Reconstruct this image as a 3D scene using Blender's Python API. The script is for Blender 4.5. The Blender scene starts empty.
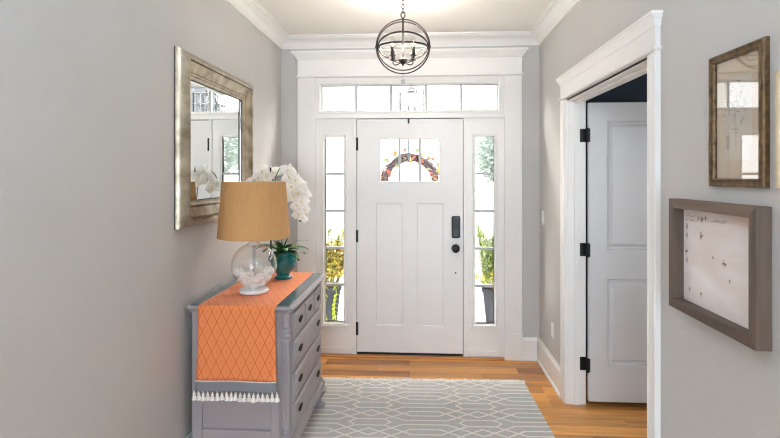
import bpy, bmesh, math, random
from mathutils import Vector, Matrix, Euler
R = math.radians
S = bpy.context.scene
COL = S.collection

# ------------------------------------------------------------------ camera, world, lights, exposure
F_PX, TH, EYE = 520.0, 3.63, 1.55
cam = bpy.data.cameras.new('camera'); camo = bpy.data.objects.new('camera', cam); COL.objects.link(camo)
camo.location = (0, 0, EYE); camo.rotation_euler = (R(90), 0, R(TH))
cam.sensor_width = 36; cam.lens = F_PX / 780 * 36; cam.shift_y = -(219 - 175) / 780; cam.clip_start = .02
S.camera = camo
W = bpy.data.worlds.new('sky'); S.world = W; W.use_nodes = True
bg = W.node_tree.nodes['Background']; bg.inputs[0].default_value = (.98, .985, 1.0, 1); bg.inputs[1].default_value = 1.6
def area(name, loc, rot, sx, sy, power, col):
    l = bpy.data.lights.new(name, 'AREA'); l.shape = 'RECTANGLE'; l.size = sx; l.size_y = sy; l.energy = power; l.color = col
    o = bpy.data.objects.new(name, l); COL.objects.link(o); o.location = loc; o.rotation_euler = rot
    return o
# added fill lamps for daylight through an assumed, unseen window behind the camera
area('back_fill', (-.13, -3.72, 1.5), (R(90), 0, 0), 1.7, 1.9, 20, (.56, .78, 1.0))
area('back_upward_fill', (-.13, -3.74, .75), (R(90+35), 0, 0), 1.7, .5, 24, (.62, .81, 1.0))
# added fill lamps outside the entrance, high and low, standing in for porch daylight
area('porch_high_fill', (-.12, 4.86, 2.78), (R(-86), 0, 0), 2.2, .6, 130, (1.0, .965, .92))
area('porch_low_fill', (-.12, 4.84, .058), (R(-98), 0, 0), 2.0, .19, 38, (1.0, .955, .90))
# added fill lamp outside the assumed side room window
area('side_room_fill', (2.2, .95, 1.5), (R(90), 0, 0), 1.0, 1.2, 4.6, (.86, .93, 1.0))
S.view_settings.view_transform = 'Standard'; S.view_settings.look = 'None'
S.view_settings.exposure = 1.4; S.view_settings.gamma = 1.0; S.view_settings.use_curve_mapping = False
S.cycles.use_denoising = True; S.cycles.max_bounces = 12; S.cycles.diffuse_bounces = 6
S.cycles.transparent_max_bounces = 24; S.cycles.sample_clamp_indirect = 8; S.cycles.blur_glossy = .5; S.cycles.filter_width = 1.2

# ------------------------------------------------------------------ materials
def lin(c):
    return tuple(((v/255)/12.92 if v/255 <= .04045 else ((v/255+.055)/1.055)**2.4) for v in c)
def new(name):
    m = bpy.data.materials.new(name); m.use_nodes = True
    return m, m.node_tree, m.node_tree.nodes['Principled BSDF']
def mat(name, c, rough=.5, metal=0., var=0., vscale=8., bump=0., bscale=200., spec=None, stretch=None, c2=None, coat=0., trans=0., sheen=0.):
    m, t, b = new(name); c = lin(c)
    b.inputs['Roughness'].default_value = rough; b.inputs['Metallic'].default_value = metal
    b.inputs['Base Color'].default_value = (*c, 1)
    if spec is not None: b.inputs['Specular IOR Level'].default_value = spec
    if coat: b.inputs['Coat Weight'].default_value = coat; b.inputs['Coat Roughness'].default_value = .08
    if sheen: b.inputs['Sheen Weight'].default_value = sheen
    tc = t.nodes.new('ShaderNodeTexCoord')
    src = tc.outputs['Object']
    if stretch:
        mp = t.nodes.new('ShaderNodeMapping'); mp.inputs['Scale'].default_value = stretch
        t.links.new(src, mp.inputs[0]); src = mp.outputs[0]
    if var or c2:
        n = t.nodes.new('ShaderNodeTexNoise'); n.inputs['Scale'].default_value = vscale; n.inputs['Detail'].default_value = 5
        t.links.new(src, n.inputs['Vector'])
        r = t.nodes.new('ShaderNodeValToRGB')
        if c2: ca, cb = c, lin(c2)
        else: ca, cb = tuple(v*(1-var) for v in c), tuple(min(1, v*(1+var)) for v in c)
        r.color_ramp.elements[0].color = (*ca, 1); r.color_ramp.elements[1].color = (*cb, 1)
        r.color_ramp.elements[0].position = .3; r.color_ramp.elements[1].position = .7
        t.links.new(n.outputs[0], r.inputs[0]); t.links.new(r.outputs[0], b.inputs['Base Color'])
    if bump:
        n = t.nodes.new('ShaderNodeTexNoise'); n.inputs['Scale'].default_value = bscale; n.inputs['Detail'].default_value = 3
        t.links.new(src, n.inputs['Vector'])
        bp = t.nodes.new('ShaderNodeBump'); bp.inputs['Strength'].default_value = bump; bp.inputs['Distance'].default_value = .004
        t.links.new(n.outputs[0], bp.inputs['Height']); t.links.new(bp.outputs[0], b.inputs['Normal'])
    return m
def thin_glass(name, tint=(1, 1, 1), boost=1.0, rough=.01):
    m, t, b = new(name); t.nodes.remove(b)
    out = t.nodes['Material Output']
    tr = t.nodes.new('ShaderNodeBsdfTransparent'); tr.inputs[0].default_value = (*tint, 1)
    gl = t.nodes.new('ShaderNodeBsdfGlossy'); gl.inputs['Roughness'].default_value = rough
    fr = t.nodes.new('ShaderNodeFresnel'); ge = t.nodes.new('ShaderNodeNewGeometry')
    io = t.nodes.new('ShaderNodeMapRange'); io.inputs['To Min'].default_value = 1.45; io.inputs['To Max'].default_value = 1/1.45
    t.links.new(ge.outputs['Backfacing'], io.inputs[0]); t.links.new(io.outputs[0], fr.inputs[0])   # a thin sheet mirrors alike from both sides
    mu = t.nodes.new('ShaderNodeMath'); mu.operation = 'MULTIPLY'; mu.inputs[1].default_value = boost; mu.use_clamp = True
    mx = t.nodes.new('ShaderNodeMixShader')
    t.links.new(fr.outputs[0], mu.inputs[0]); t.links.new(mu.outputs[0], mx.inputs[0])
    t.links.new(tr.outputs[0], mx.inputs[1]); t.links.new(gl.outputs[0], mx.inputs[2]); t.links.new(mx.outputs[0], out.inputs[0])
    return m
def wood(name, c1, c2, axis=0, rough=.35, scale=9., coat=0.):
    """grain running along `axis`; a random tone for each object"""
    m, t, b = new(name); b.inputs['Roughness'].default_value = rough
    if coat: b.inputs['Coat Weight'].default_value = coat; b.inputs['Coat Roughness'].default_value = .15
    tc = t.nodes.new('ShaderNodeTexCoord'); oi = t.nodes.new('ShaderNodeObjectInfo')
    mp = t.nodes.new('ShaderNodeMapping'); sc = [scale]*3; sc[axis] = scale*.08; mp.inputs['Scale'].default_value = sc
    add = t.nodes.new('ShaderNodeVectorMath'); add.operation = 'ADD'
    mul = t.nodes.new('ShaderNodeMath'); mul.operation = 'MULTIPLY'; mul.inputs[1].default_value = 37.
    t.links.new(oi.outputs['Random'], mul.inputs[0]); t.links.new(tc.outputs['Object'], add.inputs[0]); t.links.new(mul.outputs[0], add.inputs[1])
    t.links.new(add.outputs[0], mp.inputs[0])
    n = t.nodes.new('ShaderNodeTexNoise'); n.inputs['Scale'].default_value = 3.; n.inputs['Detail'].default_value = 8; n.inputs['Distortion'].default_value = .6
    t.links.new(mp.outputs[0], n.inputs['Vector'])
    # value = .55*random + .6*(noise-.5)+.2
    a1 = t.nodes.new('ShaderNodeMath'); a1.operation = 'MULTIPLY_ADD'; a1.inputs[1].default_value = 1.1; a1.inputs[2].default_value = -.42
    a2 = t.nodes.new('ShaderNodeMath'); a2.operation = 'MULTIPLY_ADD'; a2.inputs[1].default_value = .8; a2.use_clamp = True
    t.links.new(n.outputs[0], a1.inputs[0]); t.links.new(oi.outputs['Random'], a2.inputs[0]); t.links.new(a1.outputs[0], a2.inputs[2])
    r = t.nodes.new('ShaderNodeValToRGB')
    r.color_ramp.elements[0].color = (*lin(c1), 1); r.color_ramp.elements[1].color = (*lin(c2), 1)
    t.links.new(a2.outputs[0], r.inputs[0]); t.links.new(r.outputs[0], b.inputs['Base Color'])
    bp = t.nodes.new('ShaderNodeBump'); bp.inputs['Strength'].default_value = .12; bp.inputs['Distance'].default_value = .002
    t.links.new(n.outputs[0], bp.inputs['Height']); t.links.new(bp.outputs[0], b.inputs['Normal'])
    return m

M = {}
M['wall'] = mat('greige_wall_paint', (193, 191, 188), .6, var=.015, vscale=2., bump=.35, bscale=120)
M['ceil'] = mat('white_ceiling_paint', (238, 235, 231), .8, bump=.1, bscale=90)
M['trim'] = mat('white_trim_paint', (236, 234, 231), .32, var=.01)
M['muntin'] = mat('shaded_white_muntin_paint', (188, 188, 187), .5)  # shade on the backlit white muntins put into their grey colour
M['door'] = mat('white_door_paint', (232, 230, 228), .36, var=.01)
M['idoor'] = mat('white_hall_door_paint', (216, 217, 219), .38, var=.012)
M['navy'] = mat('dark_navy_wall_paint', (38, 56, 70), .6, var=.03, bump=.2, bscale=120)
M['plank'] = wood('oak_plank', (148, 90, 46), (252, 182, 96), 0, .38, 9., .12)
M['sill'] = wood('oak_threshold', (176, 112, 58), (206, 140, 78), 0, .35, 9., .2)
M['sub'] = mat('dark_subfloor', (52, 34, 22), .8)
M['glass'] = thin_glass('window_glass', (.98, .985, .985), .4)
M['pglass'] = thin_glass('picture_glass', (.99, .99, .99), 1.6)
M['globe'] = thin_glass('clear_globe_glass', (.985, .99, .99), 2.2)
M['crystal'] = thin_glass('crystal_drop_glass', (.85, .86, .88), 3.)
M['tabletop'] = mat('dark_glass_sheet', (92, 106, 110), .06, spec=.8)
M['black'] = mat('matte_black_metal', (16, 16, 17), .42, .3)
M['blackp'] = mat('black_keypad_plastic', (20, 20, 21), .3)
M['bronze'] = mat('oil_rubbed_bronze', (30, 23, 19), .55, .1, var=.2, vscale=30)
M['pull'] = mat('blackened_bronze_pull', (14, 12, 11), .6, 0, spec=.15)
M['dresser'] = mat('grey_lavender_dresser_paint', (158, 150, 152), .42, var=.02, vscale=6)
M['dgap'] = mat('dresser_inside_wood', (60, 54, 54), .8)
M['silver'] = mat('antique_silver_leaf', (140, 126, 106), .36, .8, c2=(198, 184, 162), vscale=14, bump=.15, bscale=60)
M['darkfillet'] = mat('dark_frame_fillet', (46, 38, 30), .5)
M['mirror'] = mat('mirror_silvering', (236, 240, 238), .012, 1.)
M['shade'] = mat('tan_linen_shade', (200, 152, 98), .85, bump=.35, bscale=260, stretch=(1, 1, .25), var=.05, vscale=60)
M['shadein'] = mat('cream_shade_lining', (230, 214, 188), .9)
M['wceramic'] = mat('white_lacquer', (238, 236, 233), .25)
M['shell'] = mat('white_sea_shell', (250, 247, 242), .4, var=.06, vscale=40)
M['teal'] = mat('teal_glazed_ceramic', (14, 102, 106), .16, c2=(28, 130, 130), vscale=12, coat=.5)
M['soil'] = mat('dark_potting_bark', (54, 40, 30), .9, var=.4, vscale=60)
M['leaf'] = mat('dark_orchid_leaf', (44, 84, 36), .35, c2=(74, 116, 52), vscale=6)
M['stem'] = mat('green_orchid_stem', (88, 104, 54), .5)
M['petal'] = mat('white_orchid_petal', (246, 243, 238), .5, var=.02, vscale=30, sheen=.2)
M['lip'] = mat('cream_orchid_lip', (236, 222, 176), .5)
M['stake'] = mat('dark_flower_stake', (36, 32, 26), .6)
M['band'] = mat('grey_linen_band', (134, 134, 140), .9, bump=.4, bscale=500)
M['tassel'] = mat('white_cotton_tassel', (240, 234, 226), .95, bump=.5, bscale=300)
M['rug'] = mat('grey_wool_rug', (194, 192, 190), .95, var=.06, vscale=40, bump=.6, bscale=420, stretch=(1, .3, 1))
M['cream'] = mat('cream_wool_line', (246, 240, 230), .95, bump=.5, bscale=420)
M['barn'] = wood('weathered_brown_frame_wood', (74, 61, 53), (116, 98, 86), 1, .7, 12.)
M['gilt'] = mat('dark_gilt_frame', (70, 52, 34), .45, .4, c2=(124, 98, 64), vscale=50, bump=.5, bscale=150)
M['paleframe'] = mat('pale_wood_frame', (206, 186, 150), .5, var=.08, vscale=12)
M['matboard'] = mat('tan_mat_board', (196, 176, 146), .9)
M['paper'] = mat('aged_print_paper', (206, 194, 176), .9, c2=(186, 176, 164), vscale=5)
M['ink'] = mat('grey_print_ink', (128, 118, 106), .9, var=.2, vscale=30)
M['blush'] = mat('blush_white_paper', (236, 231, 229), .9, c2=(222, 206, 200), vscale=4, stretch=(1, 1, 3))
M['sepia'] = mat('sepia_sketch_ink', (128, 102, 84), .9)
M['pot'] = mat('charcoal_planter', (34, 37, 43), .9, var=.15, vscale=12, spec=.1)
M['yleaf'] = mat('yellow_green_leaf', (176, 178, 92), .6, c2=(186, 160, 96), vscale=9)
M['gleaf'] = mat('mid_green_leaf', (116, 142, 84), .6, c2=(146, 160, 98), vscale=9)
M['lime'] = mat('lime_vine_leaf', (150, 168, 56), .5)
M['twig'] = mat('brown_grapevine_twig', (92, 56, 32), .9, var=.5, vscale=40)
M['orange'] = mat('orange_autumn_leaf', (226, 108, 40), .6, c2=(206, 62, 40), vscale=14)
M['strap'] = mat('grey_hanger_strap', (86, 92, 100), .4, .6)
M['porch'] = mat('pale_porch_boards', (206, 202, 196), .7, var=.03, vscale=3)
M['lawn'] = mat('pale_lawn', (206, 208, 190), .9, var=.15, vscale=6)
M['road'] = mat('pale_concrete_road', (200, 198, 194), .9, var=.05, vscale=2)
M['house'] = mat('white_house_siding', (232, 232, 230), .7)
M['bluewin'] = mat('blue_grey_shutter', (176, 184, 198), .5)
M['roof'] = mat('grey_shingle_roof', (126, 128, 134), .9, var=.15, vscale=10)
M['bark'] = mat('tree_bark', (96, 84, 74), .9, var=.2, vscale=12)
M['treeleaf'] = mat('tree_leaf', (168, 180, 170), .7, c2=(190, 198, 190), vscale=1.5)
M['lantern'] = mat('grey_metal_lantern', (60, 62, 66), .5)
M['plate'] = mat('white_switch_plate', (238, 236, 232), .3)
M['bulb'] = thin_glass('clear_bulb_glass', (.96, .95, .92), 2.2)
m_, t_, b_ = new('warm_bulb_filament'); b_.inputs['Base Color'].default_value = (1, .6, .25, 1)
b_.inputs['Emission Color'].default_value = (1, .62, .28, 1); b_.inputs['Emission Strength'].default_value = 6.; M['filament'] = m_

def translucent(name, k=.5):
    m = M[name]; t = m.node_tree; b = t.nodes['Principled BSDF']; out = t.nodes['Material Output']
    tl = t.nodes.new('ShaderNodeBsdfTranslucent'); mx = t.nodes.new('ShaderNodeMixShader'); mx.inputs[0].default_value = k
    l = b.inputs['Base Color'].links
    if l: t.links.new(l[0].from_socket, tl.inputs[0])
    else: tl.inputs[0].default_value = b.inputs['Base Color'].default_value
    t.links.new(b.outputs[0], mx.inputs[1]); t.links.new(tl.outputs[0], mx.inputs[2]); t.links.new(mx.outputs[0], out.inputs[0])
for k_ in ('yleaf', 'gleaf', 'lime', 'orange', 'treeleaf'): translucent(k_, .5)
translucent('petal', .25)
def runner_mat():
    """woven diamond lattice with small dots, drawn on the cloth's own uv (metres)"""
    m, t, b = new('orange_diamond_weave'); b.inputs['Roughness'].default_value = .9; b.inputs['Sheen Weight'].default_value = .15
    uv = t.nodes.new('ShaderNodeUVMap'); sp = t.nodes.new('ShaderNodeSeparateXYZ'); t.links.new(uv.outputs[0], sp.inputs[0])
    def math_(op, a, bb=None, c=None):
        n = t.nodes.new('ShaderNodeMath'); n.operation = op
        for i, v in enumerate((a, bb, c)):
            if v is None: continue
            if isinstance(v, (int, float)): n.inputs[i].default_value = v
            else: t.links.new(v, n.inputs[i])
        return n.outputs[0]
    u = math_('MULTIPLY', sp.outputs[0], 1/.05); v = math_('MULTIPLY', sp.outputs[1], 1/.102)
    def line(q, w): # distance to nearest integer < w
        f = math_('FRACT', q); d = math_('ABSOLUTE', math_('SUBTRACT', f, .5)); return math_('GREATER_THAN', d, .5 - w)
    p, q = math_('ADD', u, v), math_('SUBTRACT', u, v)
    big = math_('MAXIMUM', line(p, .045), line(q, .045))
    p3, q3 = math_('ADD', p, .5), math_('ADD', q, .5)
    dot = math_('MULTIPLY', line(p3, .10), line(q3, .10))
    fine = math_('MULTIPLY', math_('MAXIMUM', line(math_('ADD', p, .25), .03), line(math_('ADD', q, .25), .03)), .15)
    msk = math_('MAXIMUM', math_('MAXIMUM', big, math_('MULTIPLY', dot, .5)), fine)
    mx = t.nodes.new('ShaderNodeMix'); mx.data_type = 'RGBA'
    mx.inputs['A'].default_value = (*lin((234, 138, 84)), 1); mx.inputs['B'].default_value = (*lin((214, 102, 42)), 1)
    t.links.new(msk, mx.inputs['Factor']); t.links.new(mx.outputs['Result'], b.inputs['Base Color'])
    n = t.nodes.new('ShaderNodeTexNoise'); n.inputs['Scale'].default_value = 500
    bp = t.nodes.new('ShaderNodeBump'); bp.inputs['Strength'].default_value = .3; bp.inputs['Distance'].default_value = .002
    t.links.new(n.outputs[0], bp.inputs['Height']); t.links.new(bp.outputs[0], b.inputs['Normal'])
    return m
M['runner'] = runner_mat()

# ------------------------------------------------------------------ mesh helpers
ident = lambda a, d, z: (a, d, z)
class MB:
    def __init__(s, T=None): s.v = []; s.f = []; s.uv = {}; s.T = T or ident
    def add(s, pts, faces):
        k = len(s.v); s.v += [s.T(*p) for p in pts]; s.f += [tuple(i + k for i in f) for f in faces]; return s
    def box(s, a0, a1, d0, d1, z0, z1):
        p = [(a, d, z) for a in (a0, a1) for d in (d0, d1) for z in (z0, z1)]
        return s.add(p, [(0, 1, 3, 2), (4, 6, 7, 5), (0, 4, 5, 1), (2, 3, 7, 6), (0, 2, 6, 4), (1, 5, 7, 3)])
    def rings(s, rs, closed=True, cap=True, loop=False):
        """stack of equally long point rings joined by quads"""
        n = len(rs[0]); k = [p for r in rs for p in r]; f = []
        m = len(rs)
        for i in range(m if loop else m - 1):
            for j in range(n if closed else n - 1):
                a, b = i*n + j, i*n + (j+1) % n; c, d = ((i+1) % m)*n + (j+1) % n, ((i+1) % m)*n + j
                f.append((a, b, c, d))
        if cap and closed and not loop: f += [tuple(range(n)), tuple(range((m-1)*n, m*n))]
        return s.add(k, f)
    def tube(s, pts, r, n=8, closed=False, cap=True):
        pts = [Vector(p) for p in pts]; m = len(pts); rr = r if isinstance(r, (list, tuple)) else [r]*m
        rs = []; up = None
        for i, p in enumerate(pts):
            if closed: t = pts[(i+1) % m] - pts[i-1]
            else: t = pts[min(i+1, m-1)] - pts[max(i-1, 0)]
            t = t.normalized() if t.length > 1e-9 else Vector((0, 0, 1))
            if up is None:
                up = Vector((0, 0, 1)) if abs(t.z) < .9 else Vector((1, 0, 0))
            x = (up - t*up.dot(t)); x = x.normalized() if x.length > 1e-6 else t.orthogonal().normalized()
            up = x; y = t.cross(x)
            rs.append([tuple(p + (x*math.cos(2*math.pi*j/n) + y*math.sin(2*math.pi*j/n))*rr[i]) for j in range(n)])
        return s.rings(rs, True, cap, closed)
    def lathe(s, prof, c=(0, 0, 0), n=24, flute=None):
        rs = []
        for r, z in prof:
            ring = []
            for j in range(n):
                a = 2*math.pi*j/n; q = r*(1 + (flute(a, z) if flute else 0))
                ring.append((c[0] + q*math.cos(a), c[1] + q*math.sin(a), c[2] + z))
            rs.append(ring)
        return s.rings(rs)
    def ball(s, c, r, n=12, m=8, sz=1.):
        return s.lathe([(max(1e-4, r*math.sin(math.pi*i/m)), -r*sz*math.cos(math.pi*i/m)) for i in range(m+1)], c, n)
    def frame(s, a0, a1, z0, z1, prof, closed=True):
        """mitred rectangle swept with a profile of (inset, depth)"""
        rs = [[(a0+o, d, z0+o), (a1-o, d, z0+o), (a1-o, d, z1-o), (a0+o, d, z1-o)] for o, d in prof]
        return s.rings(rs, True, False, closed)
    def extr(s, prof, a0, a1):
        """profile of (d, z) extruded along a"""
        return s.rings([[(a0, d, z) for d, z in prof], [(a1, d, z) for d, z in prof]])
    def extrz(s, prof, z0, z1):
        return s.rings([[(a, d, z0) for a, d in prof], [(a, d, z1) for a, d in prof]])
    def leaf(s, base, dirv, L, w, droop=.3, seg=5, fold=.15, twist=0., tipw=0.):
        d = Vector(dirv).normalized(); p = Vector(base); up = Vector((0, 0, 1))
        side = d.cross(up); side = side.normalized() if side.length > 1e-3 else Vector((1, 0, 0))
        if twist: side = Matrix.Rotation(twist, 3, d) @ side
        k = len(s.v); 
        for i in range(seg+1):
            q = i/seg; ww = w*max(tipw, math.sin(math.pi*(.12 + .88*q)**.8) if q < 1 else .02)*.5
            nrm = side.cross(d).normalized()
            for e in (-1, 0, 1): s.v.append(s.T(*(p + side*ww*e + nrm*abs(e)*fold*ww)))
            p = p + d*(L/seg); d = (d + Vector((0, 0, -droop/seg))).normalized()
        for i in range(seg):
            for e in (0, 1):
                a = k + i*3 + e; s.f.append((a, a+1, a+4, a+3))
        return s
    def build(s, name, m, parent=None, smooth=False, bevel=0., at=None, seg=2, angle=35, solid=0., normals=True):
        me = bpy.data.meshes.new(name)
        v = s.v if at is None else [tuple(Vector(p) - Vector(at)) for p in s.v]
        me.from_pydata(v, [], s.f); me.materials.append(M[m] if isinstance(m, str) else m)
        if normals:
            bm = bmesh.new(); bm.from_mesh(me); bmesh.ops.recalc_face_normals(bm, faces=bm.faces); bm.to_mesh(me); bm.free()
        if smooth:
            me.shade_smooth() if hasattr(me, 'shade_smooth') else None
            for p in me.polygons: p.use_smooth = True
            if angle < 180:
                try: me.set_sharp_from_angle(angle=R(angle))
                except Exception: pass
        o = bpy.data.objects.new(name, me); COL.objects.link(o)
        if at is not None: o.location = at
        if parent is not None:
            o.parent = parent
            if at is not None: o.location = Vector(at) - (parent.location if parent.parent is None else parent.location + parent.parent.location)
            else:
                # built in world coordinates: undo the parent's own place
                pl = parent.location if parent.parent is None else parent.location + parent.parent.location
                o.location = -Vector(pl)
        if solid:
            mo = o.modifiers.new('thickness', 'SOLIDIFY'); mo.thickness = solid; mo.offset = 0
        if bevel:
            mo = o.modifiers.new('soft_edge', 'BEVEL'); mo.width = bevel; mo.segments = seg; mo.limit_method = 'ANGLE'
        return o
def tag(o, label, cat, group=None, kind=None):
    o['label'] = label; o['category'] = cat
    if group: o['group'] = group
    if kind: o['kind'] = kind
    return o
def empty(name, loc=(0, 0, 0), label=None, cat=None, group=None, kind=None):
    o = bpy.data.objects.new(name, None); COL.objects.link(o); o.location = loc; o.empty_display_size = .05
    if label: tag(o, label, cat, group, kind)
    return o
def struct(o, label, cat): return tag(o, label, cat, kind='structure')

# ------------------------------------------------------------------ dimensions of the hall
XL, XR, D, YB, ZC = -1.243, .988, 4.49, -3.5, 2.75
ZF = -.022                                  # level of the finished floor
Tf = lambda a, d, z: (a, D - d, z)          # front wall: a = x, d = out of the wall
Tr = lambda a, d, z: (XR - d, a, z)         # right wall: a = y
Tl = lambda a, d, z: (XL + d, a, z)         # left wall
OY0, OY1, OZ = 2.325, 3.642, 2.06           # doorway in the right wall
EX0, EX1, EZ = -.935, .692, 2.40            # entrance opening in the front wall

# ------------------------------------------------------------------ setting: walls, ceiling, floor
b = MB(); b.box(XL-.12, XL, YB-.12, D+.16, -.06, ZC+.1)
struct(b.build('wall_left', 'wall'), 'light greige painted wall behind the mirror and dresser', 'wall')
b = MB(Tf); b.box(XL-.0, EX0-.02, -.16, 0, -.06, ZC); b.box(EX1+.02, XR+.12, -.16, 0, -.06, ZC); b.box(EX0-.02, EX1+.02, -.16, 0, EZ, ZC)
struct(b.build('wall_front', 'wall'), 'narrow greige wall around the white entrance door', 'wall')
b = MB(); b.box(XR, XR+.06, YB, OY0, -.06, ZC); b.box(XR, XR+.06, OY1, D, -.06, ZC); b.box(XR, XR+.06, OY0, OY1, OZ, ZC)
struct(b.build('wall_right', 'wall'), 'light greige painted wall with framed pictures and a doorway', 'wall')
b = MB(); b.box(XR+.06, XR+.12, YB, OY0, -.06, ZC); b.box(XR+.06, XR+.12, OY1, D, -.06, ZC); b.box(XR+.06, XR+.12, OY0, OY1, OZ, ZC)
b.box(XR+.12, 3.4, 4.2, 4.3, -.06, ZC); b.box(3.3, 3.4, 1.2, 4.2, -.06, ZC); b.box(XR+.12, 1.7, 1.1, 1.2, -.06, ZC); b.box(2.7, 3.4, 1.1, 1.2, -.06, ZC); b.box(1.7, 2.7, 1.1, 1.2, -.06, .9); b.box(1.7, 2.7, 1.1, 1.2, 2.1, ZC)
struct(b.build('wall_side_room', 'navy'), 'dark navy walls of the room beyond the open hall door', 'wall')
b = MB(); b.box(XL, -.13-.9, YB-.12, YB, -.06, ZC); b.box(-.13+.9, XR, YB-.12, YB, -.06, ZC)
b.box(-1.03, .77, YB-.12, YB, -.06, .5); b.box(-1.03, .77, YB-.12, YB, 2.5, ZC)
struct(b.build('wall_back', 'wall'), 'greige back wall of the hall with an assumed window opening', 'wall')
b = MB(); b.box(XL-.12, 3.4, YB-.12, D+.16, ZC, ZC+.1)
struct(b.build('ceiling', 'ceil'), 'smooth white ceiling over the entry hall', 'ceiling')
# crown moulding, mitred round the hall
Tc = lambda a, d, z: (a, z, ZC - d)
prof = [(0, 0), (0, .098), (.010, .098), (.012, .088), (.018, .084), (.024, .070), (.036, .054), (.054, .040), (.070, .032), (.074, .024), (.084, .022), (.088, .012), (.098, .010), (.100, 0)]
b = MB(Tc); b.frame(XL, XR, YB, D, prof)
struct(b.build('trim_1', 'trim', smooth=True, angle=40), 'white crown moulding running round the ceiling', 'crown moulding')

# floor: sub floor and single planks across the hall
b = MB(); b.box(XL-.05, 3.35, YB-.05, D+.02, ZF-.03, ZF-.0145)
floor = struct(b.build('floor', 'sub'), 'brown oak plank floor laid across the hall', 'floor')
rnd = random.Random(4)
plank_cache = {}
def plank(x0, x1, y0, y1):
    L = round(x1-x0, 2); k = (L, round(y1-y0, 3))
    if k not in plank_cache:
        w = y1-y0-.0015; l = x1-x0-.0015; c = .0022
        q = MB(); lo = [(-l/2, -w/2), (l/2, -w/2), (l/2, w/2), (-l/2, w/2)]
        hi = [(-l/2+c, -w/2+c), (l/2-c, -w/2+c), (l/2-c, w/2-c), (-l/2+c, w/2-c)]
        q.rings([[(x, y, -.014) for x, y in lo], [(x, y, -.0018) for x, y in lo], [(x, y, 0) for x, y in hi]])
        o = q.build('plank', 'plank'); plank_cache[k] = o.data; 
    else:
        o = bpy.data.objects.new('plank', plank_cache[k]); COL.objects.link(o)
    o.parent = floor; o.location = ((x0+x1)/2, (y0+y1)/2, ZF)
y = 4.41; row = 0
lens = [.56, .7, .84, .98, 1.12, 1.26]
def prow(y0, y1):
    xe = XR if (y0 > 4.2 or y1 < 1.2) else 3.3
    x = XL - rnd.choice([.1, .25, .4, .55])
    while x < xe:
        L = rnd.choice(lens); x1 = min(x+L, xe)
        if x1 - x > .08: plank(max(x, XL), x1, y0, y1)
        x += L
prow(4.41, D)
while y > .9:
    prow(y-.12, y); y -= .12
yb = y
while yb > YB:                      # the hall behind the photographer, wider boards are enough
    prow(max(YB, yb-.24), yb); yb -= .24

# baseboards
bprof = [(d_, z_ + ZF*(1 if z_ < .03 else 0)) for d_, z_ in [(0, 0), (.030, 0), (.030, .012), (.024, .02), (.016, .022), (.016, .135), (.022, .138), (.022, .150), (.014, .158), (.010, .168), (0, .170)]]
b = MB(Tl); b.extr(bprof, YB, D); struct(b.build('baseboard_left', 'trim'), 'white baseboard along the left wall behind the dresser', 'baseboard')
b = MB(Tr); b.extr(bprof, OY1+.092, D); b.extr(bprof, YB, OY0-.092)
struct(b.build('baseboard_right', 'trim'), 'white baseboard with shoe moulding along the right wall', 'baseboard')
b = MB(Tf); b.extr(bprof, EX1+.15, XR-.0225); b.extr(bprof, XL+.0225, EX0-.16)
struct(b.build('baseboard_front', 'trim'), 'short white baseboard beside the entrance casing', 'baseboard')

# ------------------------------------------------------------------ front entrance: casing, transom, sidelights, door
def rect_loft(mb, a0, a1, levels):
    """levels of (projection, z): a cornice that grows on its front and both ends"""
    mb.rings([[(a0-p, 0, z), (a0-p, q, z), (a1+p, q, z), (a1+p, 0, z)] for p, q, z in levels])
cas = struct(empty('trim_2', (0, D, 0)), 'white craftsman casing with cornice round the entrance door', 'door casing')
ca0, ca1 = -1.091, .838
for x0, x1 in ((ca0, EX0), (EX1, ca1)):
    MB(Tf).box(x0, x1, 0, .022, .213, 2.40).build('casing_board', 'trim', cas, bevel=.002)
    MB(Tf).box(x0-.004, x1+.004, 0, .030, ZF, .213).build('plinth_block', 'trim', cas, bevel=.004)
MB(Tf).box(ca0, ca1, 0, .024, 2.412, 2.556).build('frieze_board', 'trim', cas, bevel=.001)
q = MB(Tf); rect_loft(q, ca0, ca1, [(0, .024, 2.396), (.010, .034, 2.399), (.013, .037, 2.405), (.010, .034, 2.411), (0, .024, 2.414)])
q.build('fillet', 'trim', cas, smooth=True)
q = MB(Tf); rect_loft(q, ca0, ca1, [(0, .024, 2.552), (.008, .032, 2.556), (.010, .036, 2.564), (.018, .044, 2.576), (.032, .058, 2.590), (.036, .062, 2.600), (.044, .070, 2.602), (.044, .070, 2.620)])
q.build('cornice', 'trim', cas)
MB(Tf).box(EX0, EX1, -.06, .012, 2.040, 2.062).build('transom_bar', 'trim', cas, bevel=.003)
for x0, x1 in ((-.604, -.577), (.347, .374)):
    MB(Tf).box(x0, x1, -.10, .006, ZF, 2.041).build('door_post', 'trim', cas, bevel=.003)
    
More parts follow.
